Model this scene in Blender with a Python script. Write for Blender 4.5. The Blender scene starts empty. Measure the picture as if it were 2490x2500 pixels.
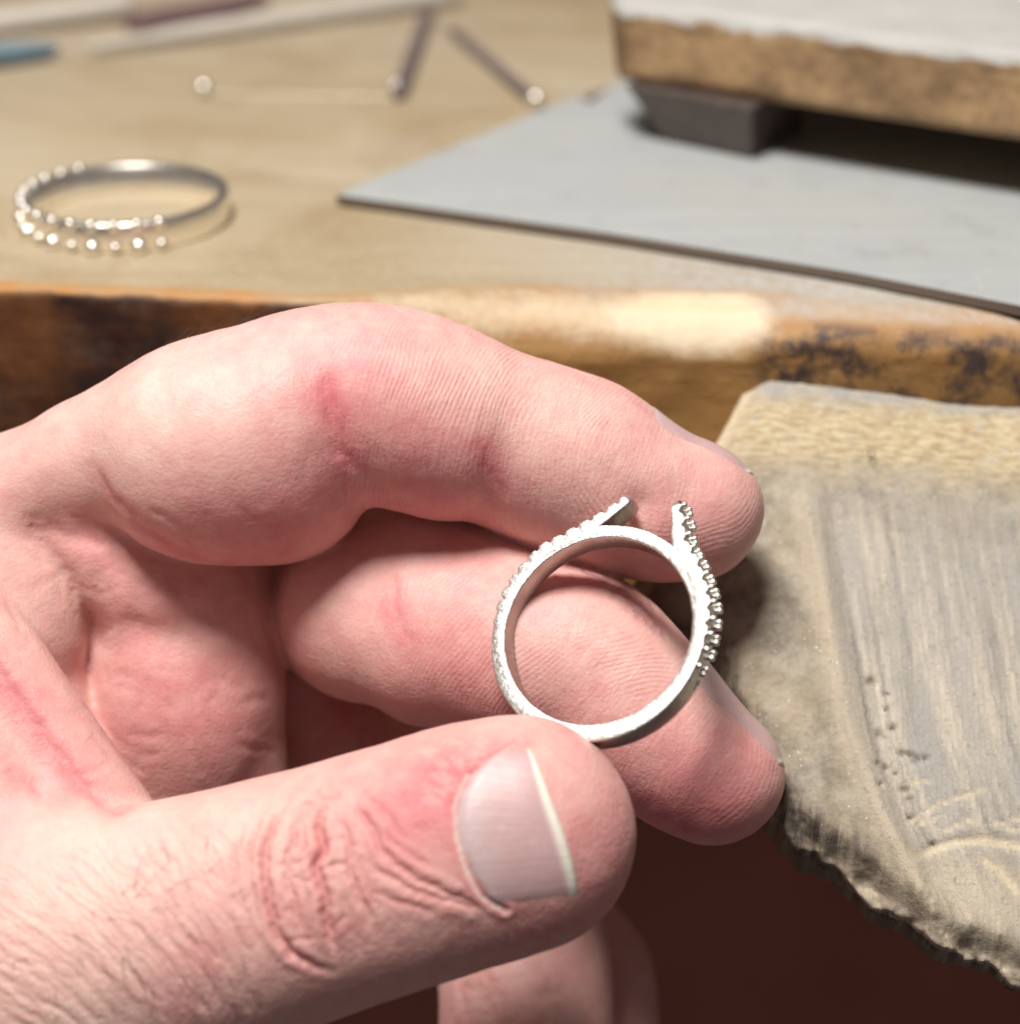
import bpy, bmesh, math, random
import numpy as np
import openvdb
from mathutils import Vector, Matrix, noise
from mathutils.bvhtree import BVHTree

random.seed(7); np.random.seed(7)
scene = bpy.context.scene
MM = 0.001

# ------------------------------------------------------------------ camera
F = 4500.0                      # focal length in photo pixels (photo is 2490 x 2500)
PITCH = math.radians(27.5)
CAM_H = 66.7                    # mm above the bench top
HS = 0.93                       # size of the hand and ring against the depths noted for them
CP, SP = math.cos(PITCH), math.sin(PITCH)
cam_data = bpy.data.cameras.new('camera')
cam = bpy.data.objects.new('camera', cam_data)
scene.collection.objects.link(cam)
cam.location = (0, 0, CAM_H * MM)
cam.rotation_euler = (math.pi / 2 - PITCH, 0, 0)
cam_data.sensor_fit = 'HORIZONTAL'
cam_data.sensor_width = 36.0
cam_data.lens = 18.0 * F / 1245.0
cam_data.clip_start = 0.01
cam_data.clip_end = 20.0
cam_data.dof.use_dof = True
cam_data.dof.focus_distance = 0.161
cam_data.dof.aperture_fstop = 15.0
scene.camera = cam

# ------------------------------------------------------------------ light
world = bpy.data.worlds.new('World')
scene.world = world
world.use_nodes = True
bg = world.node_tree.nodes['Background']
bg.inputs[0].default_value = (1.0, 0.84, 0.80, 1)
bg.inputs[1].default_value = 0.12

def area_lamp(name, loc, target, size, power, col):
    ld = bpy.data.lights.new(name, 'AREA')
    ld.shape = 'DISK'; ld.size = size; ld.energy = power; ld.color = col
    ob = bpy.data.objects.new(name, ld)
    scene.collection.objects.link(ob)
    ob.location = loc
    ob.rotation_euler = (Vector(target) - Vector(loc)).to_track_quat('-Z', 'Y').to_euler()
    return ob
area_lamp('bench_lamp', (-0.09, 0.05, 0.50), (0.0, 0.16, -0.02), 0.17, 5.0, (1.0, 0.955, 0.90))

vs = scene.view_settings
vs.view_transform = 'Standard'; vs.look = 'None'; vs.exposure = 0.0; vs.gamma = 1.0
vs.use_curve_mapping = False
scene.render.engine = 'CYCLES'
scene.cycles.use_denoising = True
scene.cycles.max_bounces = 8

# ------------------------------------------------------------------ helpers
def c2w(p):
    """camera space in mm (x right, y up, depth) -> world metres; works on (n,3) arrays"""
    p = np.asarray(p, dtype=float)
    x, y, d = p[..., 0], p[..., 1], p[..., 2]
    return np.stack([x, d * CP + y * SP, CAM_H - d * SP + y * CP], -1) * MM
def pc(x, y, d):
    d = d * HS
    return np.array([(x - 1245) * d / F, -(y - 1250) * d / F, d])
def P(x, y, d):
    return Vector(c2w(pc(x, y, d)))
def on_z(x, y, z):
    """where the line of sight through a photo pixel meets height z (mm); world mm"""
    a, b = (x - 1245) / F, -(y - 1250) / F
    zc = -SP + CP * b
    t = (z - CAM_H) / zc
    return np.array([a * t, (CP + SP * b) * t, z])

def tag(o, label=None, cat=None, group=None, kind=None):
    if label: o['label'] = label
    if cat: o['category'] = cat
    if group: o['group'] = group
    if kind: o['kind'] = kind
    return o
def link(name, mesh, mat=None, parent=None, smooth=True):
    o = bpy.data.objects.new(name, mesh)
    scene.collection.objects.link(o)
    if mat is not None:
        for m in (mat if isinstance(mat, (list, tuple)) else [mat]):
            mesh.materials.append(m)
    if smooth and len(mesh.polygons):
        mesh.polygons.foreach_set('use_smooth', np.ones(len(mesh.polygons), dtype=bool))
    if parent is not None:
        o.parent = parent
    return o
def empty(name, loc=(0, 0, 0)):
    o = bpy.data.objects.new(name, None)
    o.empty_display_size = 0.01
    scene.collection.objects.link(o)
    o.location = loc
    return o
def mesh_from(name, v, f):
    me = bpy.data.meshes.new(name)
    v = np.asarray(v, dtype=np.float32); f = np.asarray(f, dtype=np.int32)
    n, k = f.shape
    me.vertices.add(len(v)); me.vertices.foreach_set('co', v.ravel())
    me.loops.add(n * k); me.loops.foreach_set('vertex_index', f.ravel())
    me.polygons.add(n)
    me.polygons.foreach_set('loop_start', np.arange(0, n * k, k, dtype=np.int32))
    me.polygons.foreach_set('loop_total', np.full(n, k, dtype=np.int32))
    me.update(calc_edges=True)
    return me
def mesh_mixed(name, v, q, t):
    me = bpy.data.meshes.new(name)
    v = np.asarray(v, dtype=np.float32); q = np.asarray(q, dtype=np.int32); t = np.asarray(t, dtype=np.int32).reshape(-1, 3)
    me.vertices.add(len(v)); me.vertices.foreach_set('co', v.ravel())
    nl = q.size + t.size
    me.loops.add(nl); me.loops.foreach_set('vertex_index', np.concatenate([q.ravel(), t.ravel()]))
    me.polygons.add(len(q) + len(t))
    me.polygons.foreach_set('loop_start', np.concatenate([np.arange(len(q)) * 4, q.size + np.arange(len(t)) * 3]).astype(np.int32))
    me.polygons.foreach_set('loop_total', np.concatenate([np.full(len(q), 4), np.full(len(t), 3)]).astype(np.int32))
    me.update(calc_edges=True)
    return me
def add_attr(me, name, arr):
    a = me.attributes.new(name, 'FLOAT', 'POINT')
    a.data.foreach_set('value', np.asarray(arr, dtype=np.float32))
def sst(e0, e1, x):
    t = np.clip((x - e0) / (e1 - e0), 0, 1)
    return t * t * (3 - 2 * t)
def lathe_mesh(name, prof, n=24, axis=None):
    """prof: list of (r, z) in metres"""
    v = []; f = []
    for r, z in prof:
        for k in range(n):
            a = 2 * math.pi * k / n
            v.append((r * math.cos(a), r * math.sin(a), z))
    m = len(prof)
    for i in range(m - 1):
        for k in range(n):
            k2 = (k + 1) % n
            f.append((i * n + k, i * n + k2, (i + 1) * n + k2, (i + 1) * n + k))
    return mesh_from(name, v, f)
def place_rod(o, a, b):
    a, b = Vector(a), Vector(b)
    o.location = a
    o.rotation_euler = (b - a).to_track_quat('Z', 'Y').to_euler()

def vnoise(p, scale, seed=0.0, octaves=3):
    """numpy value-noise fBm on (n,3) points"""
    p = np.asarray(p, dtype=np.float64) / scale + seed * 17.31
    out = np.zeros(p.shape[:-1]); amp = 1.0; tot = 0
    for o in range(octaves):
        q = np.floor(p).astype(np.int64); fr = p - q
        fr = fr * fr * (3 - 2 * fr)
        acc = 0
        for i in (0, 1):
            for j in (0, 1):
                for k in (0, 1):
                    h = (q[..., 0] + i) * 374761393 + (q[..., 1] + j) * 668265263 + (q[..., 2] + k) * 2147483647 + o * 974634777
                    h = (h ^ (h >> 13)) * 1274126177
                    h = (h ^ (h >> 16)) & 0xFFFFF
                    w = (fr[..., 0] if i else 1 - fr[..., 0]) * (fr[..., 1] if j else 1 - fr[..., 1]) * (fr[..., 2] if k else 1 - fr[..., 2])
                    acc = acc + w * (h / float(0xFFFFF))
        out += amp * (acc * 2 - 1); tot += amp; amp *= 0.5; p = p * 2.03 + 5.7
    return out / tot

# ------------------------------------------------------------------ material helpers
class NT:
    def __init__(s, name):
        s.m = bpy.data.materials.new(name); s.m.use_nodes = True
        s.t = s.m.node_tree; s.n = s.t.nodes; s.l = s.t.links
        s.b = s.n['Principled BSDF']; s.out = s.n['Material Output']
    def node(s, typ, **kw):
        n = s.n.new(typ)
        for k, v in kw.items():
            if k.startswith('_'): setattr(n, k[1:], v)
            else: s.set(n, k, v)
        return n
    def set(s, n, key, v):
        sock = n.inputs[int(key[1:])] if (key[0] == 'i' and key[1:].isdigit()) else n.inputs[key.replace('_', ' ')]
        if isinstance(v, bpy.types.NodeSocket): s.l.new(v, sock)
        else:
            if isinstance(v, (tuple, list)) and len(v) == 3 and sock.type == 'RGBA': v = (*v, 1)
            sock.default_value = v
    def coord(s, scale=(1, 1, 1), rot=(0, 0, 0), loc=(0, 0, 0)):
        tc = s.n.new('ShaderNodeTexCoord')
        mp = s.node('ShaderNodeMapping', Vector=tc.outputs['Object'])
        mp.inputs['Scale'].default_value = scale; mp.inputs['Rotation'].default_value = rot; mp.inputs['Location'].default_value = loc
        return mp.outputs[0]
    def noise(s, vec, scale, detail=4, rough=0.55, dist=0.0):
        n = s.node('ShaderNodeTexNoise', Vector=vec, Scale=scale, Detail=detail, Roughness=rough, Distortion=dist)
        return n.outputs['Fac']
    def voro(s, vec, scale, feature='F1', rand=1.0):
        n = s.node('ShaderNodeTexVoronoi', Vector=vec, Scale=scale, Randomness=rand, _feature=feature)
        return n.outputs[0]
    def ramp(s, fac, stops, interp='LINEAR'):
        n = s.n.new('ShaderNodeValToRGB'); n.color_ramp.interpolation = interp
        e = n.color_ramp.elements
        while len(e) > 2: e.remove(e[-1])
        for i, (p, c) in enumerate(stops):
            if i >= 2: e.new(p)
            e[i].position = p
            e[i].color = (c, c, c, 1) if isinstance(c, (int, float)) else (*c, 1)
        s.l.new(fac, n.inputs[0]); return n.outputs[0]
    def mix(s, fac, a, b, mode='MIX'):
        n = s.n.new('ShaderNodeMix'); n.data_type = 'RGBA'; n.blend_type = mode
        for sock, v in ((n.inputs[0], fac), (n.inputs[6], a), (n.inputs[7], b)):
            if isinstance(v, bpy.types.NodeSocket): s.l.new(v, sock)
            else: sock.default_value = (*v, 1) if isinstance(v, tuple) else v
        return n.outputs[2]
    def math(s, op, a, b=0.0, c=0.0):
        n = s.n.new('ShaderNodeMath'); n.operation = op
        for i, v in enumerate((a, b, c)):
            if isinstance(v, bpy.types.NodeSocket): s.l.new(v, n.inputs[i])
            else: n.inputs[i].default_value = v
        return n.outputs[0]
    def attr(s, name):
        n = s.n.new('ShaderNodeAttribute'); n.attribute_name = name
        return n.outputs['Fac']
    def bump(s, h, dist, strength=1.0, normal=None):
        n = s.node('ShaderNodeBump', Height=h, Distance=dist, Strength=strength)
        if normal is not None: s.l.new(normal, n.inputs['Normal'])
        return n.outputs[0]
    def P(s, **kw):
        for k, v in kw.items(): s.set(s.b, k, v)
        return s

def simple(name, col, rough=0.5, metal=0.0, bump=0.0, bscale=800, var=0.0, aniso=(1, 1, 1)):
    t = NT(name)
    v = t.coord(aniso)
    n = t.noise(v, bscale, 5)
    c = t.mix(n, tuple(x * (1 - var) for x in col), tuple(min(1, x * (1 + var)) for x in col))
    t.P(Base_Color=c, Roughness=rough, Metallic=metal)
    if bump: t.P(Normal=t.bump(n, bump))
    return t.m

# ------------------------------------------------------------------ bench wood
EA = np.array([-52.1, 177.5]); EB = np.array([49.5, 166.7])
ED = (EB - EA) / np.linalg.norm(EB - EA)          # along the front edge
EN = np.array([-ED[1], ED[0]])                    # into the bench
BROT = math.atan2(ED[1], ED[0])

def mat_bench():
    t = NT('bench_wood')
    v = t.coord((1, 1, 1), (0, 0, -BROT))
    vg = t.coord((25, 260, 260), (0, 0, -BROT))
    grain = t.noise(vg, 1.0, 6, 0.6, 0.6)
    big = t.noise(v, 18, 5, 0.6)
    fine = t.noise(v, 900, 4, 0.7)
    top = t.mix(t.ramp(big, [(0.30, 0.0), (0.70, 1.0)]), (0.325, 0.255, 0.16), (0.445, 0.37, 0.255))
    top = t.mix(t.ramp(t.noise(v, 42, 5, 0.65, 0.5), [(0.46, 0.0), (0.70, 0.75)]), top, (0.27, 0.185, 0.095))
    top = t.mix(t.ramp(t.noise(v, 9, 3, 0.6), [(0.45, 0.0), (0.65, 0.5)]), top, (0.40, 0.37, 0.33))
    top = t.mix(t.ramp(grain, [(0.42, 0.0), (0.75, 0.40)]), top, (0.28, 0.20, 0.11))
    top = t.mix(t.ramp(fine, [(0.5, 0.0), (0.8, 0.45)]), top, (0.52, 0.45, 0.35))
    # grey filings on the top towards the steel sheet
    dust = t.math('MULTIPLY', t.attr('dust'), t.ramp(t.noise(v, 700, 5, 0.75), [(0.35, 0.0), (0.6, 1.0)]))
    top = t.mix(dust, top, (0.42, 0.41, 0.39))
    # front face: varnished brown, dark stains, orange where the varnish is thin
    stain = t.noise(v, 75, 6, 0.62, 0.4)
    face = t.mix(t.ramp(stain, [(0.40, 0.0), (0.60, 1.0)]), (0.028, 0.012, 0.009), (0.155, 0.060, 0.016))
    face = t.mix(t.ramp(t.noise(v, 210, 4, 0.7), [(0.50, 0.0), (0.72, 0.75)]), face, (0.10, 0.075, 0.06))
    clean = t.mix(t.ramp(grain, [(0.35, 0.0), (0.7, 1.0)]), (0.30, 0.155, 0.045), (0.42, 0.24, 0.085))
    face = t.mix(t.attr('clean'), face, clean)
    spots = t.math('MULTIPLY', t.attr('dark'), t.ramp(t.noise(v, 260, 5, 0.7), [(0.44, 0.0), (0.60, 1.0)]))
    face = t.mix(spots, face, (0.055, 0.034, 0.030))
    col = t.mix(t.attr('face'), top, face)
    # orange rim where the top turns over, and bare pale wood where it is rubbed off
    col = t.mix(t.math('MULTIPLY', t.attr('rim'), t.ramp(t.noise(v, 120, 4), [(0.30, 0.3), (0.62, 1.0)])), col, (0.42, 0.19, 0.045))
    pale = t.mix(t.ramp(grain, [(0.3, 0.0), (0.8, 1.0)]), (0.70, 0.60, 0.44), (0.60, 0.48, 0.31))
    wn = t.math('ADD', t.attr('worn'), t.math('MULTIPLY', t.math('SUBTRACT', t.noise(v, 330, 5, 0.75), 0.5), 0.9))
    col = t.mix(t.ramp(wn, [(0.24, 0.0), (0.85, 0.92)]), col, pale)
    spark = t.math('MULTIPLY', t.ramp(t.voro(v, 1500), [(0.0, 1.0), (0.16, 0.0)]), t.ramp(t.noise(v, 160, 3), [(0.50, 0.0), (0.6, 1.0)]))
    spark = t.math('MULTIPLY', spark, t.attr('dust'))
    col = t.mix(spark, col, (0.8, 0.8, 0.8))
    h = t.math('ADD', t.math('MULTIPLY', grain, 0.6), t.math('MULTIPLY', fine, 0.5))
    t.P(Base_Color=col, Roughness=0.62, Normal=t.bump(h, 0.00025))
    return t.m
M_BENCH = mat_bench()

def build_bench():
    root = empty('workbench', (0, 0, 0))
    tag(root, 'worn brown wooden workbench with a pale rubbed front edge under everything', 'workbench')
    s = np.concatenate([np.arange(-420, -80, 20), np.arange(-80, 90, 0.5), np.arange(90, 440, 20)])
    # profile parameter: distance from edge into top (t>0) then over the edge and down
    tt = np.concatenate([[420, 300, 220, 160, 120, 95, 75, 60, 50, 42, 36, 30, 26], np.arange(24, 0, -0.6)])
    arc = np.linspace(0, 1, 15)
    dd = np.concatenate([np.arange(0.5, 46, 0.7)])
    ns = len(s); rows = []
    def chw(s):    # chamfer width into the top and drop on the face, in mm
        w = 1.0 + 5.2 * sst(-22, 2, s) * (1 - 0.35 * sst(24, 34, s))
        d = 1.0 + 4.0 * sst(-24, 0, s) * (1 - 0.45 * sst(22, 30, s))
        return w, d
    sp = np.stack([s, 0 * s, 0 * s], -1)
    wob = vnoise(sp, 9, 1, 4)
    w, d = chw(s); near = sst(-100, -80, s) * (1 - sst(90, 100, s))
    w = w * (1 + 0.28 * wob * near); d = d * (1 + 0.35 * vnoise(sp, 7, 2, 4) * near)
    V = []; kind = []
    for t_ in tt:
        V.append(np.stack([s, np.maximum(t_, 0) + w, 0 * s], -1)); kind.append((0, 0))
    for a in arc:
        ang = a * math.pi / 2
        e = 0.80   # between a straight chamfer and a quarter round
        cx = w * (1 - (e * math.sin(ang) + (1 - e) * a)); cz = -d * (e * (1 - math.cos(ang)) + (1 - e) * a)
        V.append(np.stack([s, cx, cz], -1)); kind.append((1, a))
    for q in dd:
        V.append(np.stack([s, 0 * s, -d - q], -1)); kind.append((2, q))
    V.append(np.stack([s, 0 * s + 300, -d - 45.5], -1)); kind.append((3, 0))
    V = np.array(V)          # rows, ns, 3 (s, n, z)
    nr = len(V)
    flat = V.reshape(-1, 3)
    nz = vnoise(flat, 3.0, 3, 4); nz2 = vnoise(flat, 14.0, 5, 3)
    k0 = np.repeat(np.array([k[0] for k in kind]), ns); ka = np.repeat(np.array([k[1] for k in kind], dtype=float), ns)
    ss, nn, zz = flat[:, 0], flat[:, 1], flat[:, 2]
    nearv = sst(-100, -80, ss) * (1 - sst(90, 100, ss)) * (nn < 60)
    rough = np.where(k0 == 0, 0.06, np.where(k0 == 1, 0.22, 0.22)) * nearv
    flat = flat.copy()
    flat[:, 2] += np.where(k0 <= 1, nz * rough, 0)
    flat[:, 1] += np.where(k0 >= 1, (nz * rough + nz2 * 0.5 * nearv), 0) * (k0 < 3)
    # attributes
    face = np.where(k0 >= 2, 1.0, np.where(k0 == 1, sst(0.25, 0.55, ka), 0.0))
    rim = np.where(k0 == 1, 1 - sst(0.45, 0.8, ka), 0) + np.where(k0 == 0, (1 - sst(0, 2.5, nn - np.tile(w, nr))), 0)
    rim = rim * (1 - sst(-32, -14, ss) * 0.6)
    rim = np.clip(rim + np.where(k0 == 2, 0.0, 0), 0, 1)
    up = np.where(k0 == 0, -(nn - np.tile(w, nr)), np.where(k0 == 1, ka * 6.0, 6 + ka))     # travel over the edge, mm
    worn = np.exp(-((up - 2.6) / 3.0) ** 2) * sst(-26, -8, ss) * (1 - sst(23, 29, ss)) * 0.62
    worn = worn * 0.85 + 0.55 * np.exp(-(((ss - 18.5) / 8.0) ** 2 + ((up - 2.8) / 3.0) ** 2) ** 2)
    clean = np.where(k0 >= 1, 1, 0) * sst(-14, 2, ss) * (1 - 0.2 * sst(28, 40, ss))
    dark = np.where(k0 >= 1, 1, 0) * sst(23, 27, ss) * (1 - sst(3, 9, np.where(k0 == 2, ka, 0))) * sst(0.3, 0.6, np.where(k0 == 1, ka, 1))
    dust = np.where(k0 <= 1, 1, 0.25) * sst(-5, 25, ss) * (1 - sst(30, 60, nn))
    xy = np.outer(flat[:, 0], ED) + np.outer(flat[:, 1], EN)
    base = EA - ED * (EA[0] / ED[0])          # point of the edge line straight ahead of the camera: s = 0
    xyz = np.column_stack([xy[:, 0] + base[0], xy[:, 1] + base[1], flat[:, 2]]) * MM
    f = []
    idx = np.arange(nr * ns).reshape(nr, ns)
    f = np.stack([idx[:-1, :-1], idx[1:, :-1], idx[1:, 1:], idx[:-1, 1:]], -1).reshape(-1, 4)
    me = mesh_from('bench_top', xyz, f)
    for n_, a_ in (('face', face), ('rim', rim), ('worn', worn), ('clean', clean), ('dark', dark), ('dust', dust)):
        add_attr(me, n_, a_)
    link('bench_top', me, M_BENCH, root)
    # apron under the top: a dark panel set back from the edge
    t = NT('apron_wood')
    v = t.coord((30, 200, 30), (0, 0, -BROT))
    g = t.noise(v, 1.0, 5)
    t.P(Base_Color=t.mix(g, (0.24, 0.070, 0.045), (0.38, 0.125, 0.070)), Roughness=0.6)
    bm = bmesh.new()
    bmesh.ops.create_cube(bm, size=1)
    c = base + EN * (62 + 9)
    bmesh.ops.scale(bm, vec=(0.84, 0.018, 0.34), verts=bm.verts)
    bmesh.ops.rotate(bm, cent=(0, 0, 0), matrix=Matrix.Rotation(BROT, 3, 'Z'), verts=bm.verts)
    bmesh.ops.translate(bm, vec=(c[0] * MM, c[1] * MM, -0.0485 - 0.17 - 0.003), verts=bm.verts)
    me = bpy.data.meshes.new('apron'); bm.to_mesh(me); bm.free()
    link('apron', me, t.m, root, smooth=False)
    return root
build_bench()

# ------------------------------------------------------------------ bench pin
def pin_frame():
    o = on_z(1830, 920, -6.3)
    sl = math.radians(37)
    u = np.array([ED[0], ED[1], 0.0])
    v = np.array([-EN[0] * math.cos(sl), -EN[1] * math.cos(sl), -math.sin(sl)])
    n = np.cross(v, u); n = n / np.linalg.norm(n)
    if n[2] < 0: n = -n
    return o, u, v, n
PO, PU, PV, PN = pin_frame()
CAMP = np.array([0, 0, CAM_H])
def pin_uv(x, y):
    a, b = (x - 1245) / F, -(y - 1250) / F
    dr = np.array([a, CP + SP * b, -SP + CP * b])
    t = np.dot(PO - CAMP, PN) / np.dot(dr, PN)
    q = CAMP + dr * t - PO
    return np.array([np.dot(q, PU), np.dot(q, PV)])

def poly_sdf(U, V, pts):
    """signed distance to polygon, negative inside"""
    d = np.full(U.shape, 1e9); s = np.ones(U.shape)
    n = len(pts)
    for i in range(n):
        a = pts[i]; b = pts[i - 1]
        ex, ey = b[0] - a[0], b[1] - a[1]
        wx, wy = U - a[0], V - a[1]
        h = np.clip((wx * ex + wy * ey) / (ex * ex + ey * ey), 0, 1)
        dx, dy = wx - ex * h, wy - ey * h
        d = np.minimum(d, dx * dx + dy * dy)
        c1 = V >= a[1]; c2 = V < b[1]; c3 = ex * wy > ey * wx
        flip = (c1 & c2 & c3) | (~c1 & ~c2 & ~c3)
        s = np.where(flip, -s, s)
    return s * np.sqrt(d)
def seg_dist(U, V, pts):
    d = np.full(U.shape, 1e9); tpar = np.zeros(U.shape)
    L = 0
    for a, b in zip(pts[:-1], pts[1:]):
        ex, ey = b[0] - a[0], b[1] - a[1]
        wx, wy = U - a[0], V - a[1]
        h = np.clip((wx * ex + wy * ey) / (ex * ex + ey * ey + 1e-9), 0, 1)
        dd = np.hypot(wx - ex * h, wy - ey * h)
        ln = math.hypot(ex, ey)
        tpar = np.where(dd < d, L + h * ln, tpar); d = np.minimum(d, dd); L += ln
    return d, tpar / max(L, 1e-9)

PIN_OUT = [(1832, 918), (1745, 1080), (1640, 1270), (1545, 1420), (1575, 1500), (1690, 1570), (1738, 1620), (1752, 1690), (1800, 1780),
           (1850, 1900), (1930, 2010), (2010, 2060), (2090, 2120), (2190, 2195), (2300, 2285), (2400, 2310), (2490, 2350), (2700, 2440), (2950, 2480)]

def build_pin():
    vx = 0.25
    out = [pin_uv(*p) for p in PIN_OUT]
    umax = out[-1][0]
    out += [np.array([umax, -6.0]), np.array([out[0][0] - 0.2, -6.0])]
    out = np.array(out)
    u0, v0 = out.min(0) - 2; u1, v1 = out.max(0) + 2
    us = np.arange(u0, u1, vx); vv = np.arange(v0, v1, vx); ws = np.arange(-17, 3.5, vx)
    U, V = np.meshgrid(us, vv, indexing='ij')
    P2 = np.stack([U, V, 0 * U], -1)
    ed = poly_sdf(U, V, out)
    # torn outline, rougher towards the front
    tear = sst(12, 32, V)
    ed2 = ed + vnoise(P2 * [1, 0.45, 1], 2.6, 11, 4) * (0.25 + 0.8 * tear) + vnoise(P2 * [1, 0.6, 1], 0.9, 12, 3) * (0.06 + 0.3 * tear)
    # ridge of the filed hollow
    ridge = np.array([pin_uv(*p) for p in [(1935, 1080), (1975, 1200), (2010, 1380), (2045, 1560), (2090, 1780), (2160, 1980), (2240, 2130), (2330, 2300)]])
    ru = np.interp(V, ridge[:, 1], ridge[:, 0])
    vtop = pin_uv(2100, 1110)[1]
    act = sst(vtop - 3.0, vtop + 13, V - (U - ru) * 0.05)
    right = U - ru
    h = np.zeros(U.shape)
    h -= act * (0.75 * sst(-0.3, 2.6, right) + 0.35 * np.exp(-((right - 2.0) / 1.0) ** 2))        # hollow with a groove beside the ridge
    h += act * 0.35 * np.exp(-((right + 0.6) / 1.0) ** 2)
    h -= act * 0.9 * sst(4, 20, right)
    h -= 0.055 * np.clip(-right, 0, 30) ** 1.25 * sst(4, 14, V)                                        # left shoulder falls away
    h -= 1.5 * sst(0, 26, U) * (1 - sst(0, 22, V))
    h += -1.0 * (1 - sst(-1.5, 2.5, V + 0.4 * vnoise(P2, 3, 4, 3))) ** 2                                       # back rounded off
    h -= 1.6 * (1 - sst(0.0, 2.6, -ed)) ** 2                                                            # arris rounded
    # file marks: long strokes down the slope
    st = vnoise(np.stack([right + 0.04 * V, V * 0.035, 0 * U], -1), 0.6, 21, 3)
    st2 = vnoise(np.stack([right + 0.03 * V, V * 0.025, 0 * U], -1), 2.4, 22, 3)
    h += act * sst(-0.5, 2.0, right) * (0.045 * st + 0.13 * st2)
    h += act * np.exp(-((right + 0.6) / 1.5) ** 2) * 0.12 * st
    rgh = (1 - act * sst(-2.5, 0.5, right))
    Q2 = np.stack([U * 0.82 - V * 0.57, U * 0.57 + V * 0.82, 0 * U], -1)
    h += rgh * (0.075 * vnoise(Q2 * [0.2, 1.0, 1], 1.1, 31, 4) + 0.09 * vnoise(P2, 0.55, 32, 3) + 0.16 * vnoise(P2, 3.0, 34, 3))
    tearn = vnoise(P2 * [1, 0.3, 1], 1.5, 33, 4)
    h += 0.45 * tearn * sst(14, 30, V) * (1 - sst(0.5, 3.5, -ed)) - 0.5 * sst(14, 30, V) * (1 - sst(0.3, 2.4, -ed))
    h -= 1.5 * np.clip(vnoise(P2, 1.7, 35, 4) + 0.1, 0, 1) * (1 - sst(0.2, 3.2, -ed)) * sst(12, 26, V)
    pits = np.zeros(U.shape)
    for (x, y, r) in [(2130, 1655, .75), (2168, 1690, .35), (2150, 1780, .4), (2182, 1772, .55), (2165, 1725, .35), (2150, 1790, .4), (2205, 1835, .55), (2240, 1850, .7), (2225, 1838, .5),
                      (2165, 1868, .55), (2145, 1862, .4), (2212, 1920, .55), (2222, 1945, .35), (2225, 1990, .35), (2190, 1880, .3), (2282, 2055, .45), (2150, 1915, .4), (2262, 1845, .4)]:
        c = pin_uv(x, y)
        g = np.exp(-(((U - c[0]) / (r * 0.62)) ** 2 + ((V - c[1]) / (r * 0.5)) ** 2))
        pits = np.maximum(pits, g)
    h -= 0.7 * pits
    cut = np.zeros(U.shape)
    for pts, wd, dep in [([(2185, 1915), (2260, 1900), (2290, 1908)], .16, .15), ([(2200, 2015), (2290, 1960), (2420, 1912)], .22, .25), ([(2290, 2030), (2400, 1985)], .2, .2),
                    ([(2240, 2010), (2300, 1985)], .14, .12), ([(2420, 2008), (2520, 1985)], .2, .2), ([(2440, 2025), (2540, 2005)], .2, .2),
                    ([(2215, 2095), (2320, 2050), (2400, 2045), (2560, 2070)], .45, .45), ([(2290, 2055), (2400, 2035), (2520, 2050)], .3, .3),
                    ([(2380, 2078), (2440, 2110), (2500, 2180)], .35, .3)]:
        d, tp = seg_dist(U, V, [pin_uv(*p) for p in pts])
        g = np.exp(-(d / wd) ** 2) * np.clip(np.sin(np.clip(tp * 0.94 + 0.03, 0, 1) * math.pi) * 1.6, 0, 1)
        cut = np.maximum(cut, g); h -= 0.55 * dep * g
    below = pin_uv(2400, 2075)[1]
    low = sst(below - 1.5, below + 2.5, V + (U - pin_uv(2400, 2075)[0]) * 0.05)
    h -= low * (0.25 + 0.05 * (V - below) + 0.35 * vnoise(np.stack([U - .25 * V, V * 0.10, 0 * U], -1), 0.8, 41, 3))
    W = ws[None, None, :]
    bottom = -15.5 + 0.16 * np.clip(V, 0, 60) + 0.4 * vnoise(P2, 4, 51, 3)
    side = ed2[:, :, None] - 0.10 * np.clip(-W, 0, 10)      # sides lean out a little below
    P3n = vnoise(np.stack(np.broadcast_arrays(U[:, :, None], V[:, :, None] * .3, W), -1)[::2, ::2, ::2], 1.6, 61, 2)
    P3n = np.repeat(np.repeat(np.repeat(P3n, 2, 0), 2, 1), 2, 2)[:U.shape[0], :U.shape[1], :len(ws)]
    side = side + P3n * 0.3 * (sst(0, 20, V)[:, :, None])
    sd = np.maximum(np.maximum((W - h[:, :, None]) * 0.9, side), bottom[:, :, None] - W)
    sd = np.clip(sd, -0.8, 0.8).astype(np.float32)
    g = openvdb.FloatGrid(0.8); g.copyFromArray(np.ascontiguousarray(sd), tolerance=0)
    p, q = g.convertToQuads(0.0)
    p = p.astype(np.float64) * vx + np.array([u0, v0, -17])
    ed_v = poly_sdf(p[:, 0], p[:, 1], out)
    iu = np.clip(((p[:, 0] - u0) / vx).round().astype(int), 0, len(us) - 1); iv = np.clip(((p[:, 1] - v0) / vx).round().astype(int), 0, len(vv) - 1)
    xyz = (PO + np.outer(p[:, 0], PU) + np.outer(p[:, 1], PV) + np.outer(p[:, 2], PN)) * MM
    me = mesh_from('bench_pin', xyz, q[:, ::-1])
    fresh = (1 - sst(vtop - 2, vtop + 4.5, V + 1.5 * vnoise(P2, 3.0, 36, 3)))
    add_attr(me, 'fresh', fresh[iu, iv])
    add_attr(me, 'filed', (act * sst(-2.5, 0.8, right))[iu, iv])
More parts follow.
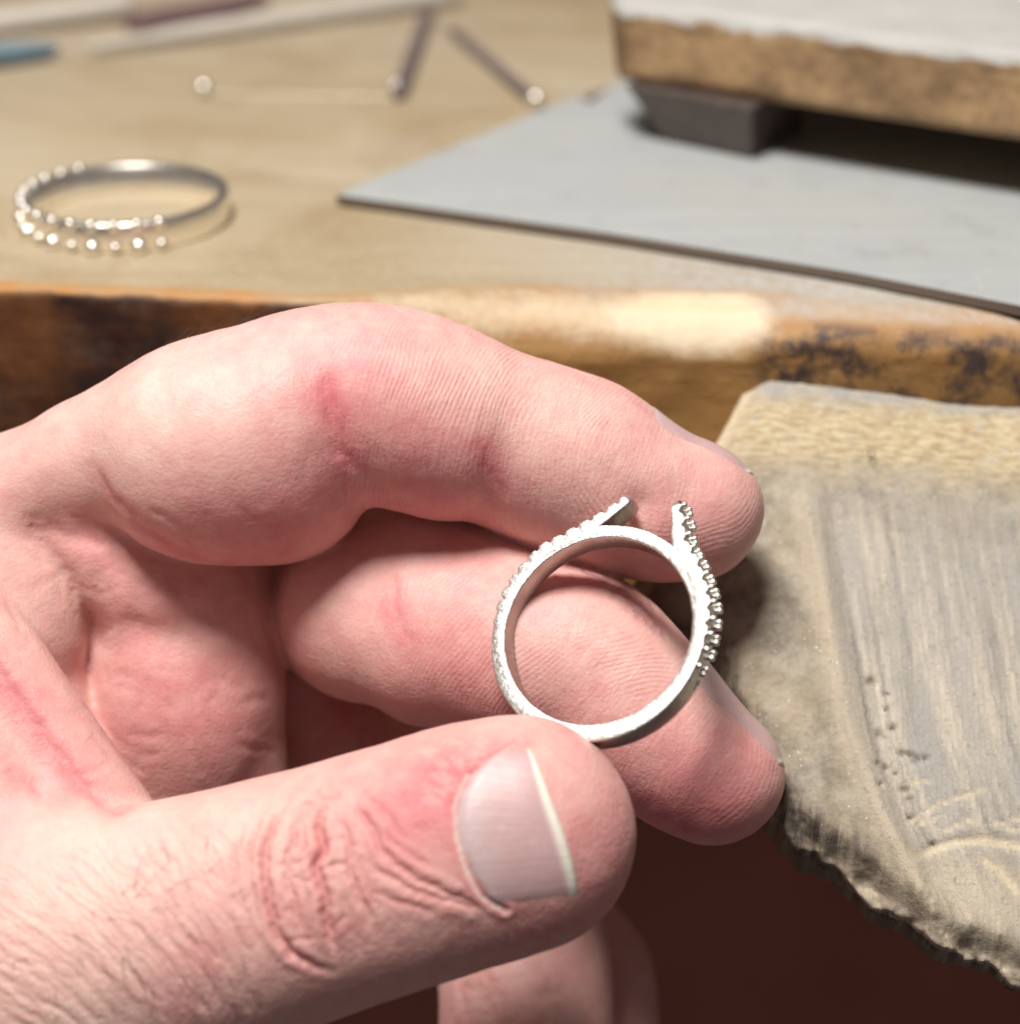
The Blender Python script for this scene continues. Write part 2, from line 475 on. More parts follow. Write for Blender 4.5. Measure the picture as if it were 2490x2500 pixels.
    add_attr(me, 'cut', np.clip(cut * 0.8 + (np.exp(-((ed + 0.5) / 0.7) ** 2) * (1 - sst(7, 11, V)) * 0.9) + low * 0.5 * (1 - 0.5 * np.abs(st2)), 0, 1)[iu, iv] * (p[:, 2] > h[iu, iv] - 0.8))
    add_attr(me, 'pit', pits[iu, iv])
    add_attr(me, 'shoulder', np.exp(-((right + 0.9) / 1.4) ** 2)[iu, iv] * act[iu, iv])
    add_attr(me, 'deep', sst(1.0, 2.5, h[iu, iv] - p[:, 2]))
    add_attr(me, 'torn', (sst(20, 34, V) * (1 - sst(1.0, 4.0, -ed)))[iu, iv])
    add_attr(me, 'back', (1 - sst(1.0, 3.4, V + 0.6 * vnoise(P2, 2, 5, 3)))[iu, iv])
    add_attr(me, 'cr', right[iu, iv] + 0.04 * p[:, 1]); add_attr(me, 'cu', p[:, 0]); add_attr(me, 'cv', p[:, 1])
    t = NT('pin_wood')
    v = t.coord()
    cb = t.node('ShaderNodeCombineXYZ', X=t.attr('cu'), Y=t.attr('cv'), Z=0.0).outputs[0]
    cbr = t.node('ShaderNodeCombineXYZ', X=t.attr('cr'), Y=t.attr('cv'), Z=0.0).outputs[0]
    def stretch(sx, sy, rot=0, src=None):
        m = t.node('ShaderNodeMapping', Vector=src or cb); m.inputs['Scale'].default_value = (sx, sy, 1); m.inputs['Rotation'].default_value = (0, 0, rot)
        return m.outputs[0]
    strokes = t.noise(stretch(1.0, 0.05, 0, cbr), 1.0, 7, 0.68)
    strokes_b = t.noise(stretch(0.28, 0.04, 0, cbr), 1.0, 4, 0.6)
    fine = t.noise(v, 1800, 4, 0.75)
    mid = t.noise(v, 320, 5, 0.7)
    bigp = t.noise(v, 90, 4, 0.6)
    # dusty rubbed wood on the shoulder
    should = t.mix(t.ramp(mid, [(0.33, 0.0), (0.62, 1.0)]), (0.165, 0.14, 0.105), (0.38, 0.335, 0.26))
    should = t.mix(t.ramp(bigp, [(0.45, 0.0), (0.70, 0.6)]), should, (0.33, 0.24, 0.135))
    filed = t.mix(t.ramp(strokes, [(0.36, 0.0), (0.64, 1.0)]), (0.25, 0.23, 0.20), (0.56, 0.50, 0.405))
    filed = t.mix(t.ramp(strokes_b, [(0.42, 0.0), (0.62, 0.8)]), filed, (0.33, 0.312, 0.29))
    col = t.mix(t.attr('filed'), should, filed)
    ylw = t.mix(t.ramp(t.noise(stretch(0.5, 2.2, 0.6), 1.0, 7, 0.75), [(0.40, 0.0), (0.60, 1.0)]), (0.33, 0.24, 0.12), (0.58, 0.49, 0.33))
    ylw = t.mix(t.ramp(t.noise(v, 420, 5, 0.7), [(0.56, 0.0), (0.70, 0.8)]), ylw, (0.36, 0.36, 0.36))
    ylw = t.mix(t.ramp(t.noise(stretch(0.25, 0.6, 0.3), 1.3, 4, 0.6), [(0.58, 0.0), (0.72, 0.7)]), ylw, (0.40, 0.20, 0.07))
    col = t.mix(t.attr('fresh'), col, ylw)
    col = t.mix(t.math('MULTIPLY', t.attr('shoulder'), t.ramp(strokes, [(0.4, 0.55), (0.6, 0.95)])), col, (0.46, 0.385, 0.285))
    col = t.mix(t.math('MULTIPLY', t.attr('back'), t.ramp(mid, [(0.3, 0.3), (0.6, 1.0)])), col, (0.30, 0.30, 0.295))
    torn = t.math('MULTIPLY', t.attr('torn'), t.ramp(t.noise(stretch(1.1, 0.22, 0.15), 1.0, 5, 0.7), [(0.43, 1.0), (0.62, 0.1)]))
    col = t.mix(torn, col, (0.075, 0.055, 0.045))
    col = t.mix(t.attr('cut'), col, (0.58, 0.49, 0.355))
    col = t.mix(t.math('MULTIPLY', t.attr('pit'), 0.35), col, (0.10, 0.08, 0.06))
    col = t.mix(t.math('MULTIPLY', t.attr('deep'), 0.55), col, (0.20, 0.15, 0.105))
    col = t.mix(t.ramp(fine, [(0.56, 0.0), (0.74, 0.6)]), col, (0.12, 0.10, 0.08))
    sp1 = t.math('MULTIPLY', t.ramp(t.voro(v, 1900), [(0.0, 1.0), (0.15, 0.0)]), t.ramp(t.noise(v, 240, 3, 0.7), [(0.46, 0.0), (0.58, 1.0)]))
    col = t.mix(sp1, col, (0.85, 0.85, 0.85))
    hh = t.math('ADD', t.math('MULTIPLY', fine, 0.5), t.math('ADD', t.math('MULTIPLY', t.math('MULTIPLY', strokes, t.attr('filed')), 0.8), t.math('MULTIPLY', mid, 0.5)))
    t.P(Base_Color=col, Roughness=t.math('SUBTRACT', 0.72, t.math('MULTIPLY', sp1, 0.4)), Metallic=t.math('MULTIPLY', sp1, 0.8), Normal=t.bump(hh, 0.00022))
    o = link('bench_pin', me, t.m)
    tag(o, 'worn wooden bench pin with filed hollow and torn tip fixed to the bench front', 'bench pin')
    return o
build_pin()

# ------------------------------------------------------------------ hand
class Sdf:
    def __init__(s, lo, hi, vx):
        s.lo = np.array(lo, dtype=float); s.vx = vx
        s.n = np.ceil((np.array(hi) - s.lo) / vx).astype(int)
        s.ax = [s.lo[i] + np.arange(s.n[i]) * vx for i in range(3)]
        s.a = np.full(s.n, 6.0, dtype=np.float32)
    def new(s):
        return np.full(s.n, 6.0, dtype=np.float32)
    def chain(s, pts, step=0.8, zs=1.0, pad=5.0, k=0.0):
        """pts: photo px x, y, depth mm, radius px -> field of swept spheres"""
        c = np.array([[*pc(x, y, d), r * d * HS / F] for x, y, d, r in pts])
        # Catmull-Rom resample
        q = [c[0]]
        for i in range(len(c) - 1):
            p0 = c[max(i - 1, 0)]; p1 = c[i]; p2 = c[i + 1]; p3 = c[min(i + 2, len(c) - 1)]
            L = np.linalg.norm((p2 - p1)[:3]); m = max(2, int(L / step))
            for j in range(1, m + 1):
                t = j / m
                q.append(0.5 * ((2 * p1) + (-p0 + p2) * t + (2 * p0 - 5 * p1 + 4 * p2 - p3) * t * t + (-p0 + 3 * p1 - 3 * p2 + p3) * t ** 3))
        q = np.array(q); f = s.new()
        for x, y, z, r in q:
            i0 = np.maximum(((np.array([x, y, z]) - r - pad - s.lo) / s.vx).astype(int), 0)
            i1 = np.minimum(((np.array([x, y, z]) + r + pad - s.lo) / s.vx).astype(int) + 1, s.n)
            if np.any(i1 <= i0): continue
            X = ((s.ax[0][i0[0]:i1[0]] - x) ** 2)[:, None, None]; Y = ((s.ax[1][i0[1]:i1[1]] - y) ** 2)[None, :, None]
            Z = (((s.ax[2][i0[2]:i1[2]] - z) / zs) ** 2)[None, None, :]
            d = (np.sqrt(X + Y + Z) - r).astype(np.float32)
            sl = f[i0[0]:i1[0], i0[1]:i1[1], i0[2]:i1[2]]
            np.minimum(sl, d, out=sl)
        return f
    @staticmethod
    def smin(a, b, k):
        if k <= 0: return np.minimum(a, b)
        h = np.maximum(k - np.abs(a - b), 0) / k
        return np.minimum(a, b) - h * h * k * 0.25

INDEX = [(-330, 1430, 187, 300), (-60, 1335, 183, 285), (180, 1215, 180, 283), (420, 1110, 178, 300), (600, 1062, 177, 288), (760, 985, 175.5, 243),
         (870, 968, 175, 226), (1050, 1022, 174.5, 243), (1215, 1082, 174.5, 215), (1420, 1150, 174.5, 218), (1590, 1228, 174.5, 192), (1692, 1256, 174.5, 163)]
MIDDLE = [(640, 1420, 192, 225), (890, 1500, 185, 213), (965, 1532, 183.5, 226), (1130, 1545, 181.5, 232), (1300, 1592, 179.5, 236), (1420, 1625, 178.5, 232),
          (1530, 1720, 177.5, 220), (1640, 1820, 176.5, 196), (1735, 1895, 176, 172)]
THUMB = [(-500, 2560, 178, 380), (-150, 2440, 171, 370), (200, 2345, 167, 352), (500, 2262, 164.5, 325), (750, 2185, 163.5, 307), (950, 2122, 163, 300),
         (1130, 2068, 163, 299), (1262, 2036, 163, 290)]

def build_hand_mesh():
    S = Sdf((-122, -72, 134), (30, 24, 214), 0.36)
    # index finger: three fleshy phalanges and a dorsal core that bridges the joints
    f = S.chain([(500, 1105, 179, 268), (600, 1085, 178.5, 272), (690, 1040, 178, 250)])
    f = S.smin(f, S.chain([(590, 1120, 179, 250), (670, 1130, 179.5, 248)]), 2.0)
    f = S.smin(f, S.chain([(930, 1000, 178, 230), (1010, 1015, 178.5, 238), (1090, 1042, 179, 230)]), 1.6)
    f = S.smin(f, S.chain([(1295, 1105, 180.5, 213), (1420, 1150, 181, 216), (1590, 1228, 181, 192), (1692, 1256, 181, 163)]), 1.6)
    f = S.smin(f, S.chain([(1690, 1228, 181, 150), (1738, 1236, 181, 122)]), 1.0)
    f = S.smin(f, S.chain([(350, 1066, 181, 140), (500, 1010, 180, 165), (660, 998, 179, 194), (800, 935, 178.5, 190), (930, 945, 178.5, 190), (1180, 1035, 180, 182), (1420, 1120, 181, 180)]), 2.5)
    # back of the hand and wrist
    body = S.chain([(-330, 1430, 187, 265), (-700, 1650, 190, 430), (-1250, 2000, 192, 560)], step=2.0)
    body = S.smin(body, S.chain([(-330, 1800, 188, 330), (-900, 2000, 188, 500)], step=2.0), 4)
    knuckle = S.chain([(-330, 1400, 188, 250), (57, 1203, 183.5, 150), (230, 1128, 182, 156), (380, 1072, 181, 150)])
    body = S.smin(body, knuckle, 3.0)
    f = S.smin(f, knuckle, 3.0)
    # palm: pale fold at the left, ridge under the index finger, pads behind
    left = S.chain([(-80, 1330, 185, 225), (10, 1420, 184, 190), (55, 1530, 183, 155), (60, 1650, 184, 148), (120, 1820, 185, 150), (260, 2000, 188, 170)])
    body = S.smin(body, left, 1.6)
    ridge = S.chain([(190, 1270, 183, 120), (300, 1385, 184.5, 135), (400, 1460, 186, 150), (520, 1530, 188, 150)])
    pads = S.chain([(440, 1320, 191, 245), (435, 1430, 190, 240), (445, 1560, 189, 238), (450, 1700, 188, 236), (440, 1850, 190, 215), (420, 2050, 193, 200)], zs=0.8)
    pads = S.smin(pads, S.chain([(575, 1540, 189, 118), (580, 1660, 189, 113), (590, 1760, 189.5, 105), (600, 1900, 191, 105), (610, 2060, 193, 105)]), 1.2)
    pads = S.smin(pads, ridge, 1.8)
    body = S.smin(body, pads, 0.9)
    f = S.smin(f, body, 1.0)
    f = S.smin(f, S.chain([(640, 1500, 210, 300), (760, 1760, 209, 260), (800, 1950, 208, 240), (500, 2100, 205, 330)]), 1.5)
    ringf = S.chain([(780, 1850, 209, 230), (1050, 1990, 205, 215), (1225, 2150, 201, 213), (1283, 2400, 197, 214), (1270, 2720, 192, 214)])
    f = S.smin(f, ringf, 1.0)
    little = S.chain([(830, 2050, 219, 170), (1250, 2190, 216, 130), (1450, 2310, 213, 105), (1492, 2420, 211, 112), (1490, 2720, 207, 125)])
    f = S.smin(f, little, 0.8)
    mid = S.chain([(760, 1440, 209, 200), (830, 1470, 198, 208), (893, 1502, 187, 215)])
    mid = S.smin(mid, S.chain([(1065, 1548, 184, 228), (1180, 1560, 182.5, 234), (1300, 1592, 181, 236), (1420, 1625, 180, 230), (1530, 1720, 179, 218), (1640, 1820, 178, 194), (1735, 1895, 177.5, 170)]), 1.6)
    mid = S.smin(mid, S.chain([(1690, 1868, 177.5, 160), (1770, 1893, 177.5, 140)]), 1.0)
    mid = S.smin(mid, S.chain([(930, 1430, 189.5, 205), (1050, 1430, 187, 200), (1250, 1490, 184.5, 195)]), 2.0)
    f = S.smin(f, mid, 0.6)
    # web of the thumb
    web = S.chain([(-260, 1310, 182, 150), (-107, 1504, 177, 135), (93, 1786, 174, 130), (283, 2062, 171.5, 130), (420, 2300, 170, 140)])
    f = S.smin(f, web, 1.0)
    tb = S.chain([(-420, 1620, 178, 290), (-210, 1830, 174.5, 265), (-20, 2080, 171, 255), (150, 2300, 168, 280)], zs=0.9)
    th = S.chain(THUMB, zs=0.86)
    tb = S.smin(tb, th, 4.0)
    f = S.smin(f, tb, 1.4)
    f = np.clip(f, -1.4, 1.4)
    g = openvdb.FloatGrid(1.4); g.copyFromArray(np.ascontiguousarray(f, dtype=np.float32), tolerance=0)
    p, q = g.convertToQuads(0.0)
    return p.astype(np.float64) * S.vx + S.lo, q

def edges_of(q, t):
    e = [q[:, [0, 1]], q[:, [1, 2]], q[:, [2, 3]], q[:, [3, 0]]]
    if len(t): e += [t[:, [0, 1]], t[:, [1, 2]], t[:, [2, 0]]]
    return np.concatenate(e)
def adj_smooth(v, q, t, it, lam=0.5):
    e = edges_of(q, t)
    a = np.concatenate([e[:, 0], e[:, 1]]); b = np.concatenate([e[:, 1], e[:, 0]])
    deg = np.bincount(a, minlength=len(v)).astype(float)
    for _ in range(it):
        for l in (lam, -lam * 1.03):
            av = np.stack([np.bincount(a, weights=v[b, i], minlength=len(v)) for i in range(3)], -1) / deg[:, None]
            v = v + l * (av - v)
    return v
def vert_normals(v, q, t):
    n = np.zeros_like(v)
    for F_, fn in ((q, np.cross(v[q[:, 2]] - v[q[:, 0]], v[q[:, 3]] - v[q[:, 1]])), (t, np.cross(v[t[:, 1]] - v[t[:, 0]], v[t[:, 2]] - v[t[:, 0]]) if len(t) else None)):
        if fn is None: continue
        for i in range(F_.shape[1]):
            for k in range(3): n[:, k] += np.bincount(F_[:, i], weights=fn[:, k], minlength=len(v))
    return n / (np.linalg.norm(n, axis=1, keepdims=True) + 1e-12)
def refine(v, q, t, mask):
    """split masked quads in four; the quads round them become fans of triangles"""
    e = np.stack([q, np.roll(q, -1, 1)], -1)                # n,4,2
    es = np.sort(e.reshape(-1, 2), 1)
    key = es[:, 0].astype(np.int64) * len(v) + es[:, 1]
    uk, inv = np.unique(key, return_inverse=True)
    inv = inv.reshape(-1, 4)
    split = np.zeros(len(uk), bool); split[inv[mask].ravel()] = True
    ids = np.full(len(uk), -1); ids[split] = len(v) + np.arange(split.sum())
    mids = (v[uk[split] // len(v)] + v[uk[split] % len(v)]) / 2
    nv = len(v) + len(mids)
    qm = q[mask]; cen = v[qm].mean(1); ci = nv + np.arange(len(qm)); nv += len(qm)
    m = ids[inv[mask]]
    newq = [np.stack([qm[:, k], m[:, k], ci, m[:, k - 1]], -1) for k in range(4)]
    bord = (~mask) & split[inv].any(1)
    keep = q[(~mask) & (~bord)]
    qb = q[bord]; mb = ids[inv[bord]]; cb = nv + np.arange(len(qb)); cenb = v[qb].mean(1)
    tris = []
    for k in range(4):
        a_, b_ = qb[:, k], qb[:, (k + 1) % 4]; sp_ = mb[:, k] >= 0
        tris.append(np.stack([a_[~sp_], b_[~sp_], cb[~sp_]], -1))
        tris.append(np.stack([a_[sp_], mb[sp_, k], cb[sp_]], -1)); tris.append(np.stack([mb[sp_, k], b_[sp_], cb[sp_]], -1))
    return np.concatenate([v, mids, cen, cenb]), np.concatenate([keep] + newq), np.concatenate([t] + tris).astype(int)

HV, HQ = build_hand_mesh()
HT = np.zeros((0, 3), dtype=int)
HV = adj_smooth(HV, HQ, HT, 6)
HN = vert_normals(HV, HQ, HT)
if np.mean(np.einsum('ij,ij->i', HN, HV - HV.mean(0))) < 0:
    HQ = HQ[:, ::-1]; HN = -HN
def px_of(v): return 1245 + v[:, 0] / v[:, 2] * F, 1250 - v[:, 1] / v[:, 2] * F
for lvl, mg in ((0, 40), (1, 0)):      # finer mesh where the back of the thumb faces the viewer
    c = HV[HQ].mean(1); x_, y_ = px_of(c)
    ax_y = np.interp(x_, [-200, 1262, 1700], [2480, 2036, 2036])
    m = (x_ > -60 - mg) & (x_ < 1540 + mg) & (y_ < 2530 + mg) & (y_ > 1700) & (np.abs(y_ - ax_y) < 330 + mg) & (c[:, 2] < (168.5 + mg * .02) * HS)
    nrm = np.cross(HV[HQ[:, 2]] - HV[HQ[:, 0]], HV[HQ[:, 3]] - HV[HQ[:, 1]]); nrm /= np.linalg.norm(nrm, axis=1, keepdims=True)
    m &= (nrm[:, 2] < (0.02 if lvl == 0 else -0.06))
    HV, HQ, HT = refine(HV, HQ, HT, m)
    HV = adj_smooth(HV, HQ, HT, 3)
HN = vert_normals(HV, HQ, HT)
print('hand', len(HV), len(HQ), len(HT))

class Tracer:
    def __init__(s, v, q, t):
        s.b = BVHTree.FromPolygons(v.tolist(), q.tolist() + t.tolist())
    def px(s, x, y):
        d = Vector(((x - 1245) / F, -(y - 1250) / F, 1.0)).normalized()
        h = s.b.ray_cast(Vector((0, 0, 0)), d)
        return None if h[0] is None else np.array(h[0])
    def poly(s, pts, step=8.0, jit=3.5):
        out = []; ph_ = np.random.uniform(0, 6.28, 4)
        c = np.array(pts, dtype=float)
        for i in range(len(c) - 1):
            p0 = c[max(i - 1, 0)]; p1 = c[i]; p2 = c[i + 1]; p3 = c[min(i + 2, len(c) - 1)]
            m = max(1, int(np.linalg.norm(p2 - p1) / step))
            for j in range(m + (i == len(c) - 2)):
                t = j / m
                w = 0.5 * ((2 * p1) + (-p0 + p2) * t + (2 * p0 - 5 * p1 + 4 * p2 - p3) * t * t + (-p0 + 3 * p1 - 3 * p2 + p3) * t ** 3)
                w = w + jit * np.array([math.sin(w[1] * .09 + ph_[0]) + .6 * math.sin(w[1] * .21 + ph_[1]), math.sin(w[0] * .09 + ph_[2]) + .6 * math.sin(w[0] * .21 + ph_[3])])
                h = s.px(*w)
                if h is not None: out.append(h)
        return np.array(out) if out else np.zeros((0, 3))
TR = Tracer(HV, HQ, HT)
H_BASE = HV.copy()

def near(pts, R):
    lo = pts.min(0) - R; hi = pts.max(0) + R
    idx = np.nonzero(np.all((H_BASE > lo) & (H_BASE < hi), axis=1))[0]
    if len(idx) == 0: return idx, None, None
    A = H_BASE[idx]; best = np.full(len(idx), 1e9); bi = np.zeros(len(idx), dtype=int)
    for k in range(len(pts)):
        d = np.einsum('ij,ij->i', A - pts[k], A - pts[k])
        m = d < best; best[m] = d[m]; bi[m] = k
    d = np.sqrt(best); m = d < R
    return idx[m], d[m], bi[m] / max(len(pts) - 1, 1)
CRS = np.zeros(len(HV)); LIP = np.zeros(len(HV)); DISP = np.zeros(len(HV)); RED = np.zeros(len(HV)); DRY = np.zeros(len(HV))
def stroke(pts, w, depth, taper=True, red=0.0, lip=0.2, jit=3.0, redw=2.0, dry=0.0):
    s = TR.poly(pts, jit=jit)
    if len(s) < 2: return
    R = max(5.5 * w, redw * 2.2 * w if red else 0)
    idx, d, t = near(s, R)
    if len(idx) == 0: return
    tp = np.clip(np.sin(np.clip(t, 0.02, 0.98) * math.pi) * 1.7, 0, 1) if taper else 1.0
    CRS[idx] = np.maximum(CRS[idx], tp * depth * np.exp(-(d / w) ** 2))
    LIP[idx] = np.maximum(LIP[idx], tp * lip * depth * np.exp(-((d - 2.6 * w) / (1.4 * w)) ** 2))
    if red: RED[idx] = np.maximum(RED[idx], red * tp * np.exp(-(d / (redw * w)) ** 2))
    if dry: DRY[idx] = np.maximum(DRY[idx], dry * tp * np.exp(-(d / w) ** 2))
def blob(x, y, r, disp=0.0, red=0.0, dry=0.0):
    c = TR.px(x, y)
    if c is None: return
    idx, d, _ = near(c[None, :], r * 2.4)
    g = np.exp(-(d / r) ** 2)
    DISP[idx] += disp * g
    RED[idx] = np.clip(RED[idx] + red * g, -1, 1.3); DRY[idx] += dry * g

# index finger creases
stroke([(790, 900), (800, 970), (815, 1040), (840, 1110), (875, 1165)], 0.45, 0.30, red=0.45, redw=4)
stroke([(830, 1010), (845, 1070), (880, 1130)], 0.3, 0.12, red=0.25)
stroke([(1170, 1035), (1178, 1090), (1196, 1150), (1240, 1220)], 0.35, 0.13, red=0.35, redw=4)
stroke([(215, 1105), (250, 1175), (305, 1245), (370, 1300), (450, 1350), (540, 1380)], 0.6, 0.15, red=0.4, redw=2.2, lip=0.1)
stroke([(110, 1270), (165, 1310), (230, 1318), (275, 1350), (285, 1430)], 0.9, 0.35, red=0.2, lip=0.2)
# index pad pressed by the ring
blob(1560, 1235, 1.6, -0.5); blob(1660, 1215, 2.0, -0.35)
# middle finger crease
stroke([(965, 1395), (962, 1450), (972, 1510), (1005, 1575)], 0.32, 0.16, red=0.3, redw=4, lip=0.05)
for k in range(9):
    x = 1470 + 14 * k; stroke([(x, 1395 + 8 * k), (x + 22, 1430 + 10 * k), (x + 40, 1470 + 12 * k)], 0.28, 0.22)
# palm creases
stroke([(500, 1470), (430, 1545), (350, 1530), (300, 1490)], 1.2, 0.35, lip=0.5)
stroke([(380, 1540), (430, 1552), (480, 1568)], 0.3, 0.15)
for (x, y, r, a) in [(350, 1620, 6, .12), (420, 1720, 7, .2), (560, 1700, 5, .1)]:
    blob(x, y, r, red=a)
rp = random.Random(5)
for k in range(70):
    x = rp.uniform(40, 680); y = rp.uniform(1250, 1900); a = rp.choice((rp.gauss(1.2, .3), rp.gauss(0.2, .3))); L = rp.uniform(40, 130); c, s_ = math.cos(a), math.sin(a)
    stroke([(x - c * L / 2, y - s_ * L / 2), (x, y), (x + c * L / 2, y + s_ * L / 2)], rp.uniform(.25, .4), rp.uniform(.05, .14), red=.06)
for k in range(60):
    x = rp.uniform(300, 1500); y = 1000 + 0.12 * (x - 600) + rp.uniform(-150, 230); a = rp.gauss(1.45, .15); L = rp.uniform(40, 120); c, s_ = math.cos(a), math.sin(a)
    stroke([(x - c * L / 2, y - s_ * L / 2), (x, y), (x + c * L / 2, y + s_ * L / 2)], rp.uniform(.22, .32), rp.uniform(.02, .055), lip=.1)
# web crease
stroke([(-40, 1600), (30, 1690), (90, 1775), (140, 1840), (200, 1915), (290, 1985)], 0.6, 0.3, red=0.55, redw=3, taper=False)
stroke([(0, 1880), (60, 1905), (120, 1935)], 0.6, 0.25, red=0.35)
# thumb knuckle
KN = [([(700, 1955), (660, 2031), (645, 2094), (652, 2161), (668, 2250), (691, 2302), (738, 2343), (811, 2375)], .42, .42),
      ([(800, 1955), (780, 1995), (781, 2047), (789, 2083), (769, 2115), (785, 2161), (795, 2213), (800, 2265), (821, 2328)], .45, .55),
      ([(728, 1974), (717, 2042), (702, 2099), (702, 2146), (722, 2213), (738, 2286)], .36, .30),
      ([(821, 1995), (852, 2047), (852, 2099), (863, 2151), (894, 2224), (904, 2276)], .38, .30),
      ([(860, 1960), (905, 2016), (930, 2068), (977, 2120)], .36, .26), ([(880, 1930), (945, 1990), (990, 2060)], .36, .2),
      ([(676, 2115), (720, 2110), (769, 2083)], .32, .28), ([(785, 2122), (820, 2112), (852, 2115)], .3, .25), ([(728, 1964), (790, 1968)], .3, .2),
      ([(800, 1958), (765, 1930)], .34, .25), ([(800, 1958), (835, 1930)], .34, .25), ([(660, 2040), (610, 2060)], .3, .18), ([(700, 2300), (770, 2290)], .3, .2),
      ([(722, 2213), (690, 2230)], .3, .2), ([(800, 2265), (850, 2235)], .32, .25), ([(785, 2161), (740, 2150), (705, 2146)], .3, .2), ([(852, 2047), (800, 2050)], .28, .16),
      ([(918, 2060), (974, 2118), (1068, 2172), (1180, 2214)], .42, .30), ([(905, 2110), (1000, 2168), (1100, 2203), (1180, 2220)], .42, .26),
      ([(880, 2160), (960, 2198), (1080, 2226)], .4, .2), ([(930, 2030), (1000, 2090), (1060, 2120)], .36, .16), ([(870, 2080), (890, 2150), (930, 2230)], .36, .22),
      ([(640, 1990), (610, 2080), (615, 2170), (640, 2260)], .42, .22), ([(600, 2000), (575, 2090), (585, 2180), (620, 2280)], .42, .2), ([(845, 2180), (860, 2260), (880, 2330)], .4, .2),
      ([(750, 2010), (740, 2070), (750, 2110)], .3, .18), ([(745, 2160), (760, 2230), (770, 2300)], .3, .18), ([(670, 2120), (680, 2190), (700, 2260)], .3, .16)]
for pts, w, d in KN:
    stroke(pts, w * 0.72, d * (1.15 if d > .38 else 1.05 if len(pts) > 3 else 0.6), red=0.30 if d > .38 else 0.12, redw=2.2, lip=0.35, jit=2.0)
# slanting folds along the thumb back
rnd = random.Random(3)
for k in range(125):
    x = rnd.uniform(-60, 620); y = rnd.uniform(2090, 2480) - 0.10 * (x - 300)
    if y < 2130 - 0.12 * x and rnd.random() < .8: continue
    a = math.radians(30 + 36 * (max(x, 0) / 620) + rnd.uniform(-7, 7)); L = rnd.uniform(130, 300)
    c, s_ = math.cos(a), math.sin(a)
    b = rnd.uniform(-.12, .12)
    stroke([(x - c * L / 2, y - s_ * L / 2), (x + b * L * s_, y - b * L * c), (x + c * L / 2, y + s_ * L / 2)], rnd.uniform(.20, .36), rnd.uniform(.05, .115), red=0.05, lip=.5)
for k in range(60):   # lighter lines along the upper side
    x = rnd.uniform(20, 640); y = 2120 - 0.18 * x + rnd.uniform(-110, 20)
    a = math.radians(-35 + rnd.uniform(-15, 15)); L = rnd.uniform(40, 110); c, s_ = math.cos(a), math.sin(a)
    stroke([(x - c * L / 2, y - s_ * L / 2), (x, y), (x + c * L / 2, y + s_ * L / 2)], .18, rnd.uniform(.02, .05), lip=.5)
for k in range(70):   # short cross lines on the knuckle
    x = rnd.uniform(620, 980); y = rnd.uniform(1950, 2340)
    a = rnd.uniform(0, math.pi); L = rnd.uniform(20, 70); c, s_ = math.cos(a), math.sin(a)
    stroke([(x - c * L / 2, y - s_ * L / 2), (x, y), (x + c * L / 2, y + s_ * L / 2)], .17, rnd.uniform(.025, .06), lip=.4)
# skin of the ring finger below the thumb
for k in range(26):
    x = rnd.uniform(1100, 1350); y = rnd.uniform(2400, 2520); a = rnd.uniform(0, math.pi); L = rnd.uniform(30, 80); c, s_ = math.cos(a), math.sin(a)
    stroke([(x - c * L / 2, y - s_ * L / 2), (x, y), (x + c * L / 2, y + s_ * L / 2)], .35, .15, lip=.4)
# nail bed of the thumb
CUT = [(1262, 1812), (1200, 1846), (1150, 1892), (1124, 1940), (1117, 1990), (1121, 2040), (1133, 2090), (1152, 2140), (1182, 2192), (1232, 2222)]
FRE = [(1282, 1812), (1302, 1850), (1326, 1908), (1348, 1965), (1370, 2022), (1386, 2070), (1398, 2115), (1406, 2155), (1410, 2190), (1402, 2212)]
stroke(CUT, 0.24, 0.14, taper=False, lip=0.7, red=0.25, redw=5, jit=0.6)
blob(1310, 2250, 2.0, red=0.2)
stroke([(p[0] - 7, p[1]) for p in CUT[2:]], 0.16, 0.0, taper=False, dry=1.0, jit=1.0)
for k in range(40):   # flakes of dry skin round the lower nail corner
    x = rnd.gauss(1215, 60); y = rnd.gauss(2252, 30); a = rnd.uniform(-0.6, 0.9); L = rnd.uniform(12, 40)
    stroke([(x, y), (x + L * math.cos(a), y + L * math.sin(a))], 0.13, 0.03, dry=0.7)
for k in range(60):
    x = rnd.uniform(1020, 1180); y = rnd.uniform(1800, 1960); a = rnd.uniform(-0.2, 1.0); L = rnd.uniform(15, 50)
    stroke([(x, y), (x + L * math.cos(a), y + L * math.sin(a))], 0.14, 0.02, dry=0.35)
for k in range(60):   # dry patch beside the fingertip
    x = rnd.gauss(1530, 14); y = rnd.uniform(1930, 2160); L = rnd.uniform(8, 26)
    stroke([(x, y), (x + L * .2, y + L)], 0.14, 0.02, dry=0.5)
# blush
for (x, y, r, a) in [(870, 930, 6, .25), (1000, 1150, 6, .2), (1090, 1240, 5, .3), (700, 1280, 6, .3), (560, 1330, 5, .2), (1420, 1300, 4, .25), (1650, 1380, 5, .35), (1100, 1640, 6, .25), (1560, 1950, 7, .35), (1750, 1990, 6, .4),
                     (1000, 1990, 4, .4), (1080, 1900, 4, .4), (1480, 2050, 5, .3), (1300, 2290, 5, .3), (800, 1700, 5, .35), (900, 1730, 5, .3),
                     (1490, 1130, 4, -.1), (420, 960, 7, -.25), (200, 1080, 7, -.25), (300, 2050, 8, -.2), (520, 2020, 6, -.2), (1250, 950, 6, -.15), (100, 1500, 5, -.15)]:
    blob(x, y, r, red=a)
for k in range(120):
    blob(rnd.uniform(0, 1900), rnd.uniform(740, 2480), rnd.uniform(1, 3), red=rnd.uniform(-.08, .10))

